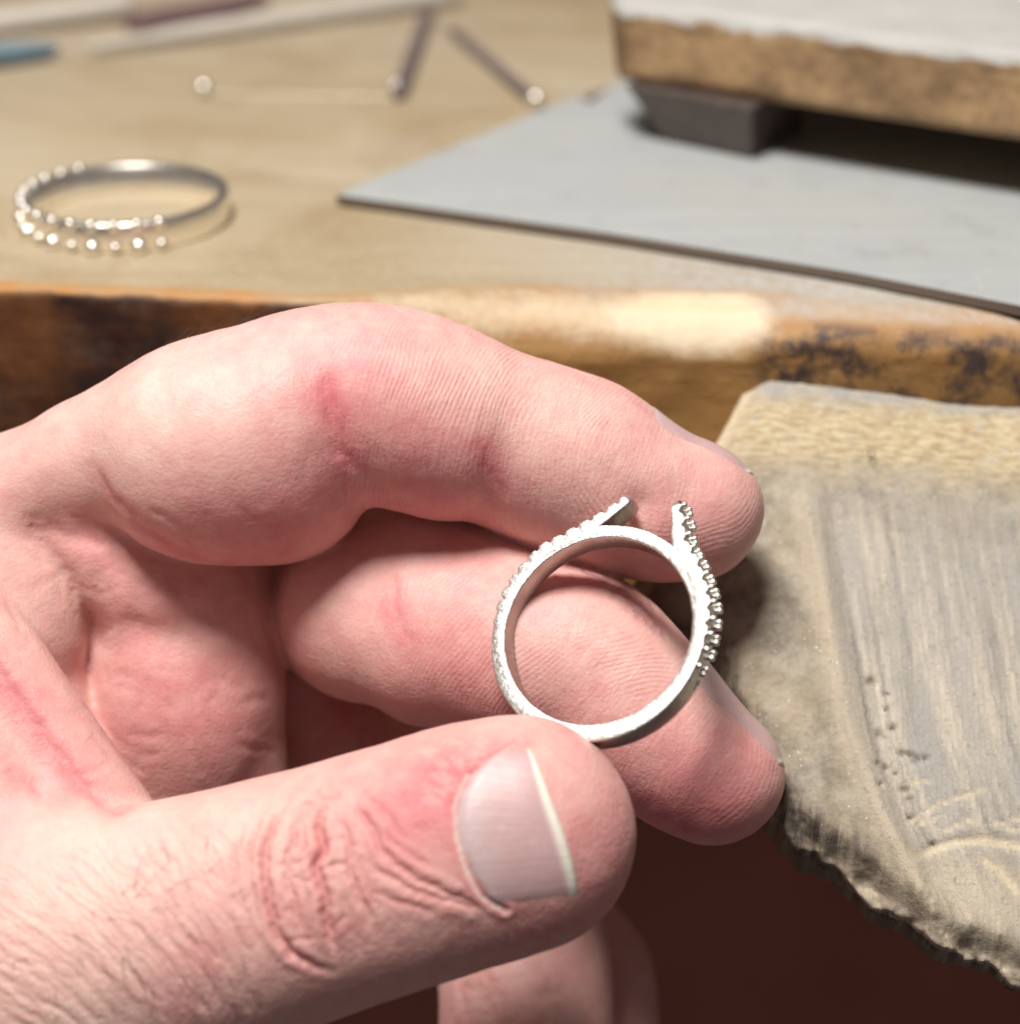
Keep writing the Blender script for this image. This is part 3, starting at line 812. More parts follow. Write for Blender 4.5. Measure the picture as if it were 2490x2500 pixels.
lown = vnoise(H_BASE, 5.0, 71, 3)
HV = HV + HN * (DISP - CRS + LIP + 0.13 * lown + 0.035 * vnoise(H_BASE, 1.3, 72, 2))[:, None]
RED = RED + 0.22 * vnoise(H_BASE, 4.5, 73, 5)

# fingerprint phases
def chain_pts(ch): return np.array([pc(x, y, d) for x, y, d, r in ch])
def along(ch, v):
    c = chain_pts(ch); best = np.full(len(v), 1e9); t = np.zeros(len(v)); L = 0
    for a, b in zip(c[:-1], c[1:]):
        e = b - a; ln = np.linalg.norm(e); h = np.clip((v - a) @ e / (ln * ln), 0, 1)
        d = np.linalg.norm(v - (a + h[:, None] * e), axis=1); m = d < best
        best[m] = d[m]; t[m] = L + h[m] * ln; L += ln
    return best, t
dI, tI = along(INDEX[4:], H_BASE); dM, tM = along(MIDDLE[1:], H_BASE); dT, tT = along(THUMB, H_BASE)
isI = (dI < dM) & (dI < 10.5) & (dI < dT); isM = (~isI) & (dM < 10.8) & (dM < dT)
cI = TR.px(1600, 1165) + [1.5, 1, 3]; cM = TR.px(1560, 1830) + [1.5, -1, 3]
ph = np.zeros(len(HV)); msk = np.zeros(len(HV))
dd = H_BASE - cI; rI = np.sqrt((dd[:, 0] * 1.0) ** 2 + (dd[:, 1] * 1.15) ** 2 + (dd[:, 2] * .8) ** 2)
jointI = np.linalg.norm(pc(1180, 1075, 174.5) - pc(600, 1062, 177))
ph[isI] = np.where(tI[isI] > 0, rI[isI], tI[isI]); msk[isI] = sst(0, 3, tI[isI] - 7.5) * sst(4.5, 9, rI[isI])
dd = H_BASE - cM; rM = np.sqrt((dd[:, 0]) ** 2 + (dd[:, 1] * 1.2) ** 2 + (dd[:, 2] * .8) ** 2)
ph[isM] = rM[isM]; msk[isM] = sst(0, 3, tM[isM] - 6) * sst(4.5, 9, rM[isM])
hw = vnoise(H_BASE, 6.0, 81, 2) * 2.2
ph = ph + 0.5 * hw
dors = ((dT < dI) & (dT < dM)).astype(float) * (1 - sst(11.3, 13.8, dT))
RED = RED + 0.07 - 0.27 * dors * (1 - sst(36, 46, tT))

hand = mesh_mixed('hand', c2w(HV), HQ, HT)
al = np.where(dors > 0, tT, np.where(isM, tM, tI))
alm = np.where(dors > 0, dors, np.where(isM, 1 - sst(9.0, 10.6, dM), np.where(isI, (1 - sst(9.0, 10.3, dI)) * sst(1, 5, tI), 0)))
for n_, a_ in (('along', al), ('alongmask', alm), ('red', RED), ('dry', np.clip(DRY, 0, 1)), ('ridge', ph), ('ridgemask', msk), ('dorsal', dors)):
    add_attr(hand, n_, a_)

def mat_skin():
    t = NT('skin')
    v = t.coord()
    pale = (0.78, 0.545, 0.475); rose = (0.60, 0.175, 0.195)
    r = t.math('ADD', 0.34, t.math('MULTIPLY', t.attr('red'), 0.85))
    mott = t.noise(v, 520, 6, 0.72)
    r = t.math('ADD', r, t.math('MULTIPLY', t.math('SUBTRACT', mott, 0.5), 0.75))
    r.node.use_clamp = True
    col = t.mix(r, pale, rose)
    col = t.mix(t.math('MULTIPLY', t.attr('dry'), 0.8), col, (0.90, 0.80, 0.70))
    # tiny bright filings stuck to the skin
    spk = t.math('MULTIPLY', t.ramp(t.voro(v, 1100), [(0.0, 1.0), (0.085, 0.0)]), t.ramp(t.noise(v, 140, 3, 0.7), [(0.53, 0.0), (0.6, 1.0)]))
    col = t.mix(spk, col, (0.95, 0.93, 0.90))
    # relief: cell lines, pores, fingerprint ridges
    cells = t.voro(v, 1500, 'DISTANCE_TO_EDGE')
    cells2 = t.voro(v, 3200, 'DISTANCE_TO_EDGE')
    cl = t.math('ADD', t.ramp(cells, [(0.0, 0.0), (0.16, 1.0)]), t.math('MULTIPLY', t.ramp(cells2, [(0.0, 0.0), (0.2, 1.0)]), 0.5))
    rid = t.math('SINE', t.math('MULTIPLY', t.attr('ridge'), 2 * math.pi / 0.44))
    rid = t.math('MULTIPLY', rid, t.attr('ridgemask'))
    h = t.math('ADD', t.math('MULTIPLY', cl, t.math('ADD', 0.07, t.math('MULTIPLY', t.attr('dorsal'), 0.22))), t.math('MULTIPLY', rid, t.ramp(t.noise(v, 130, 3), [(0.40, 0.02), (0.62, 0.15)])))
    h = t.math('ADD', h, t.math('MULTIPLY', t.noise(v, 2600, 3, 0.65), 0.85))
    sx_ = t.node('ShaderNodeSeparateXYZ', Vector=v)
    lv = t.node('ShaderNodeCombineXYZ', X=t.math('MULTIPLY', t.attr('along'), 2.6), Y=t.math('MULTIPLY', sx_.outputs['Z'], 420.0), Z=t.math('MULTIPLY', sx_.outputs['X'], 160.0)).outputs[0]
    h = t.math('ADD', h, t.math('MULTIPLY', t.math('MULTIPLY', t.noise(lv, 1.0, 4, 0.65), t.attr('alongmask')), 0.9))
    rgh = t.math('ADD', 0.40, t.math('MULTIPLY', t.noise(v, 900, 4, 0.7), 0.22))
    t.P(Base_Color=col, Roughness=rgh, Subsurface_Weight=0.38, Subsurface_Scale=0.0016, Normal=t.bump(h, 0.000085),
        Specular_IOR_Level=0.42)
    t.b.inputs['Subsurface Radius'].default_value = (1.0, 0.32, 0.20)
    t.b.subsurface_method = 'RANDOM_WALK'
    return t.m
M_SKIN = mat_skin()
hand_root = empty('hand', tuple(c2w(pc(300, 1900, 185))))
tag(hand_root, 'left hand with curled fingers pinching the silver ring above the thumb', 'hand')
bpy.context.view_layer.update()
INV = hand_root.matrix_world.inverted()
def hlink(name, me, mat):
    me.transform(INV)
    return link(name, me, mat, hand_root)
hlink('skin', hand, M_SKIN)

# ---- nails
TR2 = Tracer(HV, HQ, HT)
def mat_nail():
    t = NT('nail')
    v = t.coord()
    n = t.noise(v, 260, 3)
    lun = t.attr('lun')
    col = t.mix(n, (0.50, 0.325, 0.335), (0.58, 0.385, 0.385))
    col = t.mix(lun, col, (0.56, 0.43, 0.43))
    col = t.mix(t.attr('free'), col, (0.82, 0.78, 0.68))
    rg = t.noise(t.node('ShaderNodeCombineXYZ', X=t.math('MULTIPLY', t.attr('across'), 26.0), Y=0.0, Z=0.0).outputs[0], 1.0, 3, 0.6)
    col = t.mix(t.math('MULTIPLY', t.ramp(t.noise(v, 700, 4, 0.7), [(0.55, 0.0), (0.75, 1.0)]), 0.35), col, (0.70, 0.60, 0.57))
    nb = t.math('ADD', t.noise(v, 1200, 3), t.math('MULTIPLY', rg, 1.6))
    t.P(Base_Color=col, Roughness=0.40, Specular_IOR_Level=0.4, Subsurface_Weight=0.2, Subsurface_Scale=0.0008, Normal=t.bump(nb, 0.00004))
    return t.m
M_NAIL = mat_nail()
def grid_nail(P3, N3, name, free_rows, label=None, lift=0.22, thick=0.35, sink=0.0):
    """P3: (nu, nv, 3) points from cuticle (u=0) to free edge, N3 outward; camera mm"""
    nu, nv = P3.shape[:2]
    u = np.linspace(0, 1, nu)[:, None]; w = np.linspace(-1, 1, nv)[None, :]
    off = lift * sst(0, 0.10, u) * (1 - np.abs(w) ** 6) - 0.18 * (1 - sst(0, 0.06, u)) - 0.16 * np.abs(w) ** 10
    off = off - sink * sst(0.80, 1.0, u)
    top = P3 + N3 * off[..., None]
    last = top[-1] - N3[-1] * thick
    last2 = P3[-2] - N3[-1] * 0.35
    V = np.concatenate([top.reshape(-1, 3), last, last2])
    idx = np.arange((nu + 2) * nv).reshape(nu + 2, nv)
    f = np.stack([idx[:-1, :-1], idx[1:, :-1], idx[1:, 1:], idx[:-1, 1:]], -1).reshape(-1, 4)
    me = mesh_from(name, c2w(V), f)
    uu = np.concatenate([np.broadcast_to(u, (nu, nv)).ravel(), np.ones(2 * nv)])
    ww = np.concatenate([np.broadcast_to(w, (nu, nv)).ravel(), np.tile(w[0], 2)])
    add_attr(me, 'free', sst(1 - free_rows - .02, 1 - free_rows + .02, uu))
    add_attr(me, 'across', ww)
    add_attr(me, 'lun', (1 - sst(0.0, 0.45, uu + 0.15 * ww ** 2)))
    o = hlink(name, me, M_NAIL)
    if label: o['label'] = label
    return o
def resample(poly, n):
    p = np.array(poly, dtype=float); s = np.r_[0, np.cumsum(np.linalg.norm(np.diff(p, axis=0), axis=1))]
    t = np.linspace(0, s[-1], n)
    return np.stack([np.interp(t, s, p[:, 0]), np.interp(t, s, p[:, 1])], -1)
nvn, nun = 41, 30
Cc, Fc = resample(CUT, nvn), resample(FRE, nvn)
TRB = TR
P3 = np.zeros((nun, nvn, 3)); N3 = np.zeros((nun, nvn, 3))
for i in range(nun):
    for j in range(nvn):
        p = Cc[j] + (Fc[j] - Cc[j]) * i / (nun - 1)
        d = Vector(((p[0] - 1245) / F, -(p[1] - 1250) / F, 1.0)).normalized()
        h = TRB.b.ray_cast(Vector((0, 0, 0)), d)
        P3[i, j] = h[0]; N3[i, j] = h[1] if h[1].dot(d) < 0 else -h[1]
for _ in range(6):
    N3[1:-1, 1:-1] = (N3[:-2, 1:-1] + N3[2:, 1:-1] + N3[1:-1, :-2] + N3[1:-1, 2:]) / 4
N3 /= np.linalg.norm(N3, axis=2, keepdims=True)
grid_nail(P3, N3, 'thumbnail', 0.10, 'short mauve thumbnail with a cream free edge', lift=0.17, thick=0.22)

def side_nail(name, A, B, dorsal, half, free_rows, label, over=0.3):
    """plate over the back of a fingertip; B is the centre of the tip, round which the last third turns down"""
    A, B = np.array(A), np.array(B); ax = (B - A) / np.linalg.norm(B - A)
    D = np.array(dorsal); D = D - ax * D.dot(ax); D /= np.linalg.norm(D); Sd = np.cross(ax, D)
    nu, nv = 26, 23
    P3 = np.zeros((nu, nv, 3)); N3 = np.zeros((nu, nv, 3))
    for i in range(nu):
        for j in range(nv):
            w = -1 + 2 * j / (nv - 1); ph_ = math.radians(half) * w
            u = i / (nu - 1)
            u = u * (1 - 0.12 * w * w) + 0.08 * w * w * (1 - u)
            psi = math.radians(52) * max(0.0, (u - 0.62) / 0.38)
            dr = (D * math.cos(ph_) + Sd * math.sin(ph_)) * math.cos(psi) + ax * math.sin(psi)
            c = A + (B - A) * min(u / 0.62, 1.0)
            h = TRB.b.ray_cast(Vector(c + dr * 11), Vector(-dr))
            P3[i, j] = np.array(h[0]) if h[0] is not None else c + dr * 6; N3[i, j] = dr
    k0 = int(nu * 0.5)
    for j in range(nv):
        sl = (P3[k0, j] - P3[k0 - 6, j]) / 6
        for i in range(k0 + 1, nu):
            b = (i - k0) / (nu - 1 - k0)
            P3[i, j] = P3[i, j] * (1 - over * b) + (P3[k0, j] + sl * (i - k0) * 0.8) * over * b
    return grid_nail(P3, N3, name, free_rows, label, lift=0.12, thick=0.05, sink=0.16)
side_nail('fingernail', pc(1560, 1760, 178.5), pc(1768, 1893, 177.5), (0.62, 0.78, 0.22), 60, 0.07, 'pale middle fingernail seen from its side')
side_nail('fingernail', pc(1530, 1205, 181), pc(1728, 1240, 181), (0.37, 0.90, 0.45), 62, 0.07, 'index fingernail seen edge on')
# ---- hairs: thin tapering tubes
def hair_mesh():
    V = []; Fq = []
    rr = random.Random(11)
    def hair(root, d0, d1, L, r):
        n = 7; pts = []
        p = np.array(root)
        for i in range(n):
            t = i / (n - 1); d = d0 * (1 - t) + d1 * t; d = d / np.linalg.norm(d)
            pts.append(p.copy()); p = p + d * L / (n - 1)
        for i, q_ in enumerate(pts):
            rad = r * (1 - 0.8 * i / (n - 1))
            for k in range(3):
                a = 2 * math.pi * k / 3
                V.append(q_ + np.array([math.cos(a), math.sin(a), 0.3 * math.cos(a)]) * rad)
        b0 = len(V) - 3 * n
        for i in range(n - 1):
            for k in range(3):
                Fq.append((b0 + 3 * i + k, b0 + 3 * i + (k + 1) % 3, b0 + 3 * i + 3 + (k + 1) % 3, b0 + 3 * i + 3 + k))
    fixed = [((290, 2190), (345, 2145)), ((325, 2200), (420, 2108)), ((327, 2180), (372, 2080)), ((405, 2180), (490, 2125)), ((415, 2108), (398, 2055)), ((500, 2138), (575, 2082)),
             ((555, 2192), (645, 2140)), ((360, 2225), (430, 2217)), ((257, 2245), (345, 2250)), ((448, 2158), (480, 2148)), ((500, 2080), (505, 2040)), ((242, 2340), (370, 2480)), ((300, 2330), (328, 2425)),
             ((335, 2380), (365, 2480)), ((372, 2400), (368, 2495)), ((450, 2270), (522, 2302)), ((490, 2360), (540, 2450)), ((570, 2275), (600, 2262)), ((400, 2410), (440, 2440)), ((175, 2280), (230, 2320)),
             ((35, 2345), (36, 2375)), ((135, 2415), (145, 2450)), ((190, 2330), (205, 2365)), ((590, 2330), (610, 2372)), ((440, 2385), (500, 2430)), ((180, 2370), (210, 2385)), ((65, 2330), (70, 2360))]
    for a, b in fixed:
        ra = TR2.px(*a); rb = TR2.px(*b)
        if ra is None or rb is None: continue
        d = rb - ra; L = np.linalg.norm(d); up = np.array([0, 0.15, -0.55]) * L
        side = np.array([-d[1], d[0], 0]) * rr.uniform(-.35, .35)
        hair(ra + [0, 0, .1], d + up + side, d - up * 0.8 - side, L * 1.15, 0.036)
    for k in range(5):
        x = rr.uniform(90, 560); y = 2290 + rr.uniform(-60, 190) - 0.1 * x
        ra = TR2.px(x, y)
        if ra is None: continue
        a = rr.uniform(0.2, 1.5); L = rr.uniform(1.2, 3.6)
        d = np.array([math.cos(a), -math.sin(a), -0.5]); d1 = np.array([math.cos(a) + rr.uniform(-.5, .5), -math.sin(a), 0.25])
        hair(ra, d, d1, L, 0.030)
    for k in range(55):      # fine hair on the back of the index finger, seen against the bench
        x = rr.uniform(380, 600); y = 1000
        top = None
        for yy in range(730, 1000, 4):
            h = TR2.px(x, yy)
            if h is not None and h[2] < 180: top = h; break
        if top is None: continue
        d = np.array([rr.uniform(.2, .8), rr.uniform(.7, 1.2), rr.uniform(-.3, .6)])
        hair(top + [0, -.3, rr.uniform(0, 3)], d, np.array([1.0, 0.1, 0.2]), rr.uniform(1.2, 3.4), 0.025)
    return mesh_from('hair', c2w(np.array(V)), Fq)
ho = hlink('hair', hair_mesh(), simple('hair', (0.05, 0.028, 0.018), 0.5))
ho['kind'] = 'stuff'

# ------------------------------------------------------------------ silver
def mat_silver(name, col, rough, bumpd=0.00004, scale=1500, tarn=0.0):
    t = NT(name)
    v = t.coord()
    n = t.noise(v, scale, 4, 0.7); n2 = t.noise(v, 350, 4, 0.6)
    c = t.mix(t.math('MULTIPLY', t.ramp(n2, [(0.45, 0.0), (0.7, 1.0)]), tarn), col, tuple(x * 0.55 for x in col))
    t.P(Base_Color=c, Metallic=1.0, Roughness=t.math('ADD', rough - 0.08, t.math('MULTIPLY', n2, 0.16)), Normal=t.bump(n, bumpd))
    return t.m
M_SILVER = mat_silver('matt_silver', (0.84, 0.83, 0.79), 0.38, bumpd=0.00007, scale=2200, tarn=0.25)
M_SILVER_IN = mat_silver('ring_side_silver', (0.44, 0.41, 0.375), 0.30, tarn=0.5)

# ring frame: photo says 558 px across the long axis, tilted 33 degrees about the up-right diagonal
RC = pc(1468, 1550, 167.5)
tilt = math.radians(33); q2 = math.sqrt(0.5)
E1 = np.array([q2, q2, 0.0])
NRM = np.array([-q2 * math.sin(tilt), q2 * math.sin(tilt), -math.cos(tilt)])      # towards the camera (depth axis points away)
E2 = np.array([-q2 * math.cos(tilt), q2 * math.cos(tilt), math.sin(tilt)])
PXMM = 167.5 * HS / F
def rl(a, b, h):
    """ring-local mm (h: along the axis, + towards the viewer) -> camera mm"""
    return RC + np.multiply.outer(a, E1) + np.multiply.outer(b, E2) + np.multiply.outer(h, NRM)
ring_root = empty('silver_ring', tuple(c2w(RC)))
tag(ring_root, 'unfinished matt silver ring with two beaded split arms held between thumb and fingers', 'ring')
bpy.context.view_layer.update()
RINV = ring_root.matrix_world.inverted()
RO, RI, RW = 10.38 * HS, 8.92 * HS, 2.5        # outer and inner radius, band width

def sweep(name, path, secs, closed, mat, parent_root, inv):
    """path: (n,2) in ring plane, secs: (n,m,2) (radial offset, axial) sections"""
    n = len(path); m = secs.shape[1]
    tang = np.roll(path, -1, 0) - np.roll(path, 1, 0)
    if not closed: tang[0] = path[1] - path[0]; tang[-1] = path[-1] - path[-2]
    tang /= np.linalg.norm(tang, axis=1, keepdims=True)
    nor = np.stack([tang[:, 1], -tang[:, 0]], -1)
    V = np.zeros((n, m, 3))
    for i in range(n):
        ab = path[i] + nor[i] * secs[i][:, :1]
        V[i] = rl(ab[:, 0], ab[:, 1], secs[i][:, 1])
    idx = np.arange(n * m).reshape(n, m); f = []
    i0 = np.arange(n if closed else n - 1)
    for i in i0:
        i2 = (i + 1) % n
        for j in range(m):
            j2 = (j + 1) % m
            f.append((idx[i, j], idx[i2, j], idx[i2, j2], idx[i, j2]))
    me = mesh_from(name, c2w(V.reshape(-1, 3)), f)
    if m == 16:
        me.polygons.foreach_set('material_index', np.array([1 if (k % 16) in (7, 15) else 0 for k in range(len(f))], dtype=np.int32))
    if not closed:
        bm = bmesh.new(); bm.from_mesh(me); bmesh.ops.holes_fill(bm, edges=[e for e in bm.edges if e.is_boundary]); bmesh.ops.recalc_face_normals(bm, faces=bm.faces); bm.to_mesh(me); bm.free()
    me.transform(inv)
    return link(name, me, mat, parent_root)
def rect_sec(r0, r1, h0, h1, bev=0.12, n=3):
    pts = []
    for (cx, cy, a0) in ((r1 - bev, h1 - bev, 0), (r0 + bev, h1 - bev, 90), (r0 + bev, h0 + bev, 180), (r1 - bev, h0 + bev, 270)):
        for k in range(n + 1):
            a = math.radians(a0 + 90 * k / n); pts.append((cx + bev * math.cos(a), cy + bev * math.sin(a)))
    return np.array(pts)

nr = 240
ang = np.linspace(0, 2 * math.pi, nr, endpoint=False)
bp = np.stack([np.cos(ang), np.sin(ang)], -1) * ((RO + RI) / 2)
secs = []
for i in range(nr):
    th_ = ang[i]
    low = sst(0.2, 1.0, math.cos(th_ - math.radians(205)))     # the plain shank is a little heavier
    w = 0.5 * (RO - RI) * (0.86 + 0.22 * low)
    j = 0.035 * vnoise(np.array([[math.cos(th_) * 10, math.sin(th_) * 10, 0]]), 1.2, 91, 3)[0]
    j2 = 0.05 * vnoise(np.array([[math.cos(th_) * 10, math.sin(th_) * 10, 3]]), 0.5, 92, 3)[0]
    secs.append(rect_sec(-w + j2, w + j, -RW / 2, RW / 2 + j, 0.14))
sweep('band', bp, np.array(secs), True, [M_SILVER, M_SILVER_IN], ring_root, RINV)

def arm(path_px, ):
    """outer line of an arm in ring-plane photo px -> resampled mm path"""
    c = np.array(path_px, dtype=float) * PXMM
    out = []
    for i in range(len(c) - 1):
        p0 = c[max(i - 1, 0)]; p1 = c[i]; p2 = c[i + 1]; p3 = c[min(i + 2, len(c) - 1)]
        for j in range(14):
            t = j / 14
            out.append(0.5 * ((2 * p1) + (-p0 + p2) * t + (2 * p0 - 5 * p1 + 4 * p2 - p3) * t * t + (-p0 + 3 * p1 - 3 * p2 + p3) * t ** 3))
    out.append(c[-1])
    p = np.array(out); s = np.r_[0, np.cumsum(np.linalg.norm(np.diff(p, axis=0), axis=1))]
    t = np.arange(0, s[-1], 0.12)
    return np.stack([np.interp(t, s, p[:, 0]), np.interp(t, s, p[:, 1])], -1), t
def polar(R, deg): return (R * math.cos(math.radians(deg)), R * math.sin(math.radians(deg)))
# paths run clockwise / counter-clockwise so that the section's + side points outwards
LEFT = [polar(262, 168), polar(272, 140), polar(284, 112), polar(288, 84), (108, 264), (205, 231), (262, 218), (298, 212)]
RIGHT = [polar(262, -82), polar(276, -60), polar(288, -35), polar(297, -14), (312, 4), (338, 40), (358, 74), (372, 100)]
prong_me = lathe_mesh('prong', [(1e-5, -0.00030), (0.00026, -0.00030), (0.00025, 0.00022), (0.00028, 0.00038), (0.00025, 0.00052), (0.00014, 0.00060), (1e-5, 0.00062)], 12)
prong_me.materials.append(M_SILVER)
prong_me.polygons.foreach_set('use_smooth', np.ones(len(prong_me.polygons), dtype=bool))
def build_arm(path_px, outward):
    p, s = arm(path_px)
    n = len(p)
    tang = np.gradient(p, axis=0); tang /= np.linalg.norm(tang, axis=1, keepdims=True)
    nor = np.stack([tang[:, 1], -tang[:, 0]], -1) * outward
    L = s[-1]; secs = []; pitch = 1.36
    for i in range(n):
        phs = (s[i] % pitch) / pitch
        notch = 0.26 * math.exp(-((phs - 0.5) / 0.17) ** 4)
        endt = 1 - 0.30 * sst(0.75, 1.0, s[i] / L) - 0.5 * (1 - sst(0, 0.12, s[i] / L))
        th_ = 1.3 * endt
        o_ = 0.0 - notch
        lo_, hi_ = (-th_, o_) if outward > 0 else (-o_, th_)
        rt = max(0.0, 1 - (L - s[i]) / 0.9); rt = math.sqrt(max(0.02, 1 - rt * rt))     # rounded tip
        th_ *= rt; o_ = o_ * rt - 0.5 * 1.0 * (1 - rt)
        th_ = min(th_, max(0.25, np.linalg.norm(p[i]) - RI - 0.25))
        lo_, hi_ = (-th_ - 0.3 * (1 - rt), max(o_, -th_ + 0.15)) if outward > 0 else (min(-o_, th_ - 0.15), th_ + 0.3 * (1 - rt))
        hw_ = (RW / 2 + 0.03) * (0.45 + 0.55 * rt)
        secs.append(rect_sec(lo_, hi_, -hw_, hw_, min(0.10, 0.4 * (hi_ - lo_))))
    sec = np.array(secs)
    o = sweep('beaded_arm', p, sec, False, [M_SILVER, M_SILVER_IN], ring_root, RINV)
    k = 0
    while k * pitch < L - 0.1:
        for h, ds in ((-0.86, -.24), (-0.86, .24), (0.74, 0.0)):
            i = min(max(int((k * pitch + ds) / 0.12), 0), n - 1)
            c = p[i] + nor[i] * (-0.38 if outward < 0 else -0.12)
            pos = Vector(c2w(rl(c[0], c[1], h)))
            dirw = Vector(c2w(rl(*(p[i] + nor[i]), h))) - Vector(c2w(rl(*p[i], h)))
            b = bpy.data.objects.new('prong', prong_me); scene.collection.objects.link(b)
            b.parent = ring_root
            b.location = RINV @ pos
            b.rotation_euler = dirw.to_track_quat('Z', 'Y').to_euler()
        k += 1
build_arm(LEFT, -1)
build_arm(RIGHT, 1)

# ------------------------------------------------------------------ the finished ring lying on the bench
def build_lying_ring():
    c = on_z(312, 535, 0.0)
    root = empty('beaded_ring', (c[0] * MM, c[1] * MM, 0))
    tag(root, 'shiny beaded silver ring lying flat on the bench top at left', 'ring')
    R = 11.5; Hh = 3.2
    mS = mat_silver('polished_silver', (0.95, 0.92, 0.85), 0.30)
    prof = [(R - 1.0, 0.1), (R - 0.85, 0.0), (R - 0.1, 0.0), (R, 0.2), (R + 0.05, Hh / 2), (R, Hh - 0.2), (R - 0.1, Hh), (R - 0.85, Hh), (R - 1.0, Hh - 0.1), (R - 1.0, 0.1)]
    me = lathe_mesh('band', [(r * MM, z * MM) for r, z in prof], 96)
    link('band', me, mS, root)
    ball = lathe_mesh('bead', [(max(0.00001, 0.00074 * math.sin(math.pi * k / 8)), -0.00074 * math.cos(math.pi * k / 8)) for k in range(9)], 14)
    ball.materials.append(mS); ball.polygons.foreach_set('use_smooth', np.ones(len(ball.polygons), dtype=bool))
    for k in range(15):
        a = math.radians(128 + k * 12.2)
        for z in (0.62, 2.62):
            o = bpy.data.objects.new('bead', ball); scene.collection.objects.link(o); o.parent = root
            o.location = ((R + 0.12) * math.cos(a) * MM, (R + 0.12) * math.sin(a) * MM, z * MM)
            if z < 2: o.scale = (1.25,) * 3 if k % 2 else (.8,) * 3
            if z > 2: o.scale = (.9, .9, .9); o.location.x *= .985; o.location.y *= .985; o.location.z += 0.0004
    return root
build_lying_ring()

# ------------------------------------------------------------------ steel sheet
def prism(name, pts, z0, z1, mat, parent=None, bev=0.0):
    bm = bmesh.new()
    vs_ = [bm.verts.new((x * MM, y * MM, z0 * MM)) for x, y in pts]
    f = bm.faces.new(vs_)
    r = bmesh.ops.extrude_face_region(bm, geom=[f])
    bmesh.ops.translate(bm, vec=(0, 0, (z1 - z0) * MM), verts=[g for g in r['geom'] if isinstance(g, bmesh.types.BMVert)])
    bmesh.ops.recalc_face_normals(bm, faces=bm.faces)
    if bev: bmesh.ops.bevel(bm, geom=list(bm.edges), offset=bev * MM, segments=2, affect='EDGES', profile=0.6)
    me = bpy.data.meshes.new(name); bm.to_mesh(me); bm.free()
    return link(name, me, mat, parent, smooth=False)
def mat_sheet():
    t = NT('sheet_steel')
    v = t.coord()
    n = t.noise(v, 60, 5, 0.6); f_ = t.noise(v, 900, 4, 0.7)
    c = t.mix(n, (0.36, 0.378, 0.38), (0.43, 0.45, 0.45))
    c = t.mix(t.ramp(t.noise(v, 28, 4), [(0.5, 0.0), (0.75, 0.5)]), c, (0.44, 0.43, 0.40))
    c = t.mix(t.ramp(t.noise(t.coord((8, 420, 100), (0, 0, 0.5)), 1.0, 5, 0.7), [(0.52, 0.0), (0.75, 0.5)]), c, (0.50, 0.52, 0.52))
    c = t.mix(t.ramp(t.noise(v, 170, 5, 0.75), [(0.56, 0.0), (0.72, 0.6)]), c, (0.27, 0.28, 0.28))
    sp = t.math('MULTIPLY', t.ramp(t.voro(v, 620), [(0.0, 1.0), (0.13, 0.0)]), t.ramp(t.noise(v, 90, 3, 0.7), [(0.42, 0.0), (0.54, 1.0)]))
    c = t.mix(sp, c, (0.9, 0.9, 0.9))
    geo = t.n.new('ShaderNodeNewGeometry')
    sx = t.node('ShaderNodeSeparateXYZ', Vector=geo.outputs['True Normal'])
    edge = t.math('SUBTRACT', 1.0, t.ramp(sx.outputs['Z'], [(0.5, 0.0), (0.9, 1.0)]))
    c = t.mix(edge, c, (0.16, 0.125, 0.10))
    t.P(Base_Color=c, Metallic=0.15, Roughness=0.55, Normal=t.bump(f_, 0.00008))
    return t.m
sheet_px = [(820, 474), (1405, 232), (1440, 250), (1490, 210), (1700, 110), (2300, 60), (2900, 500), (2930, 818), (2490, 745), (2080, 664), (1500, 570)]
pts = [on_z(x, y, 1.4)[:2] for x, y in sheet_px]
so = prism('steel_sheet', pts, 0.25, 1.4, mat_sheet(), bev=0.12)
tag(so, 'flat grey blue steel sheet lying on the bench top under the wooden block', 'metal sheet')

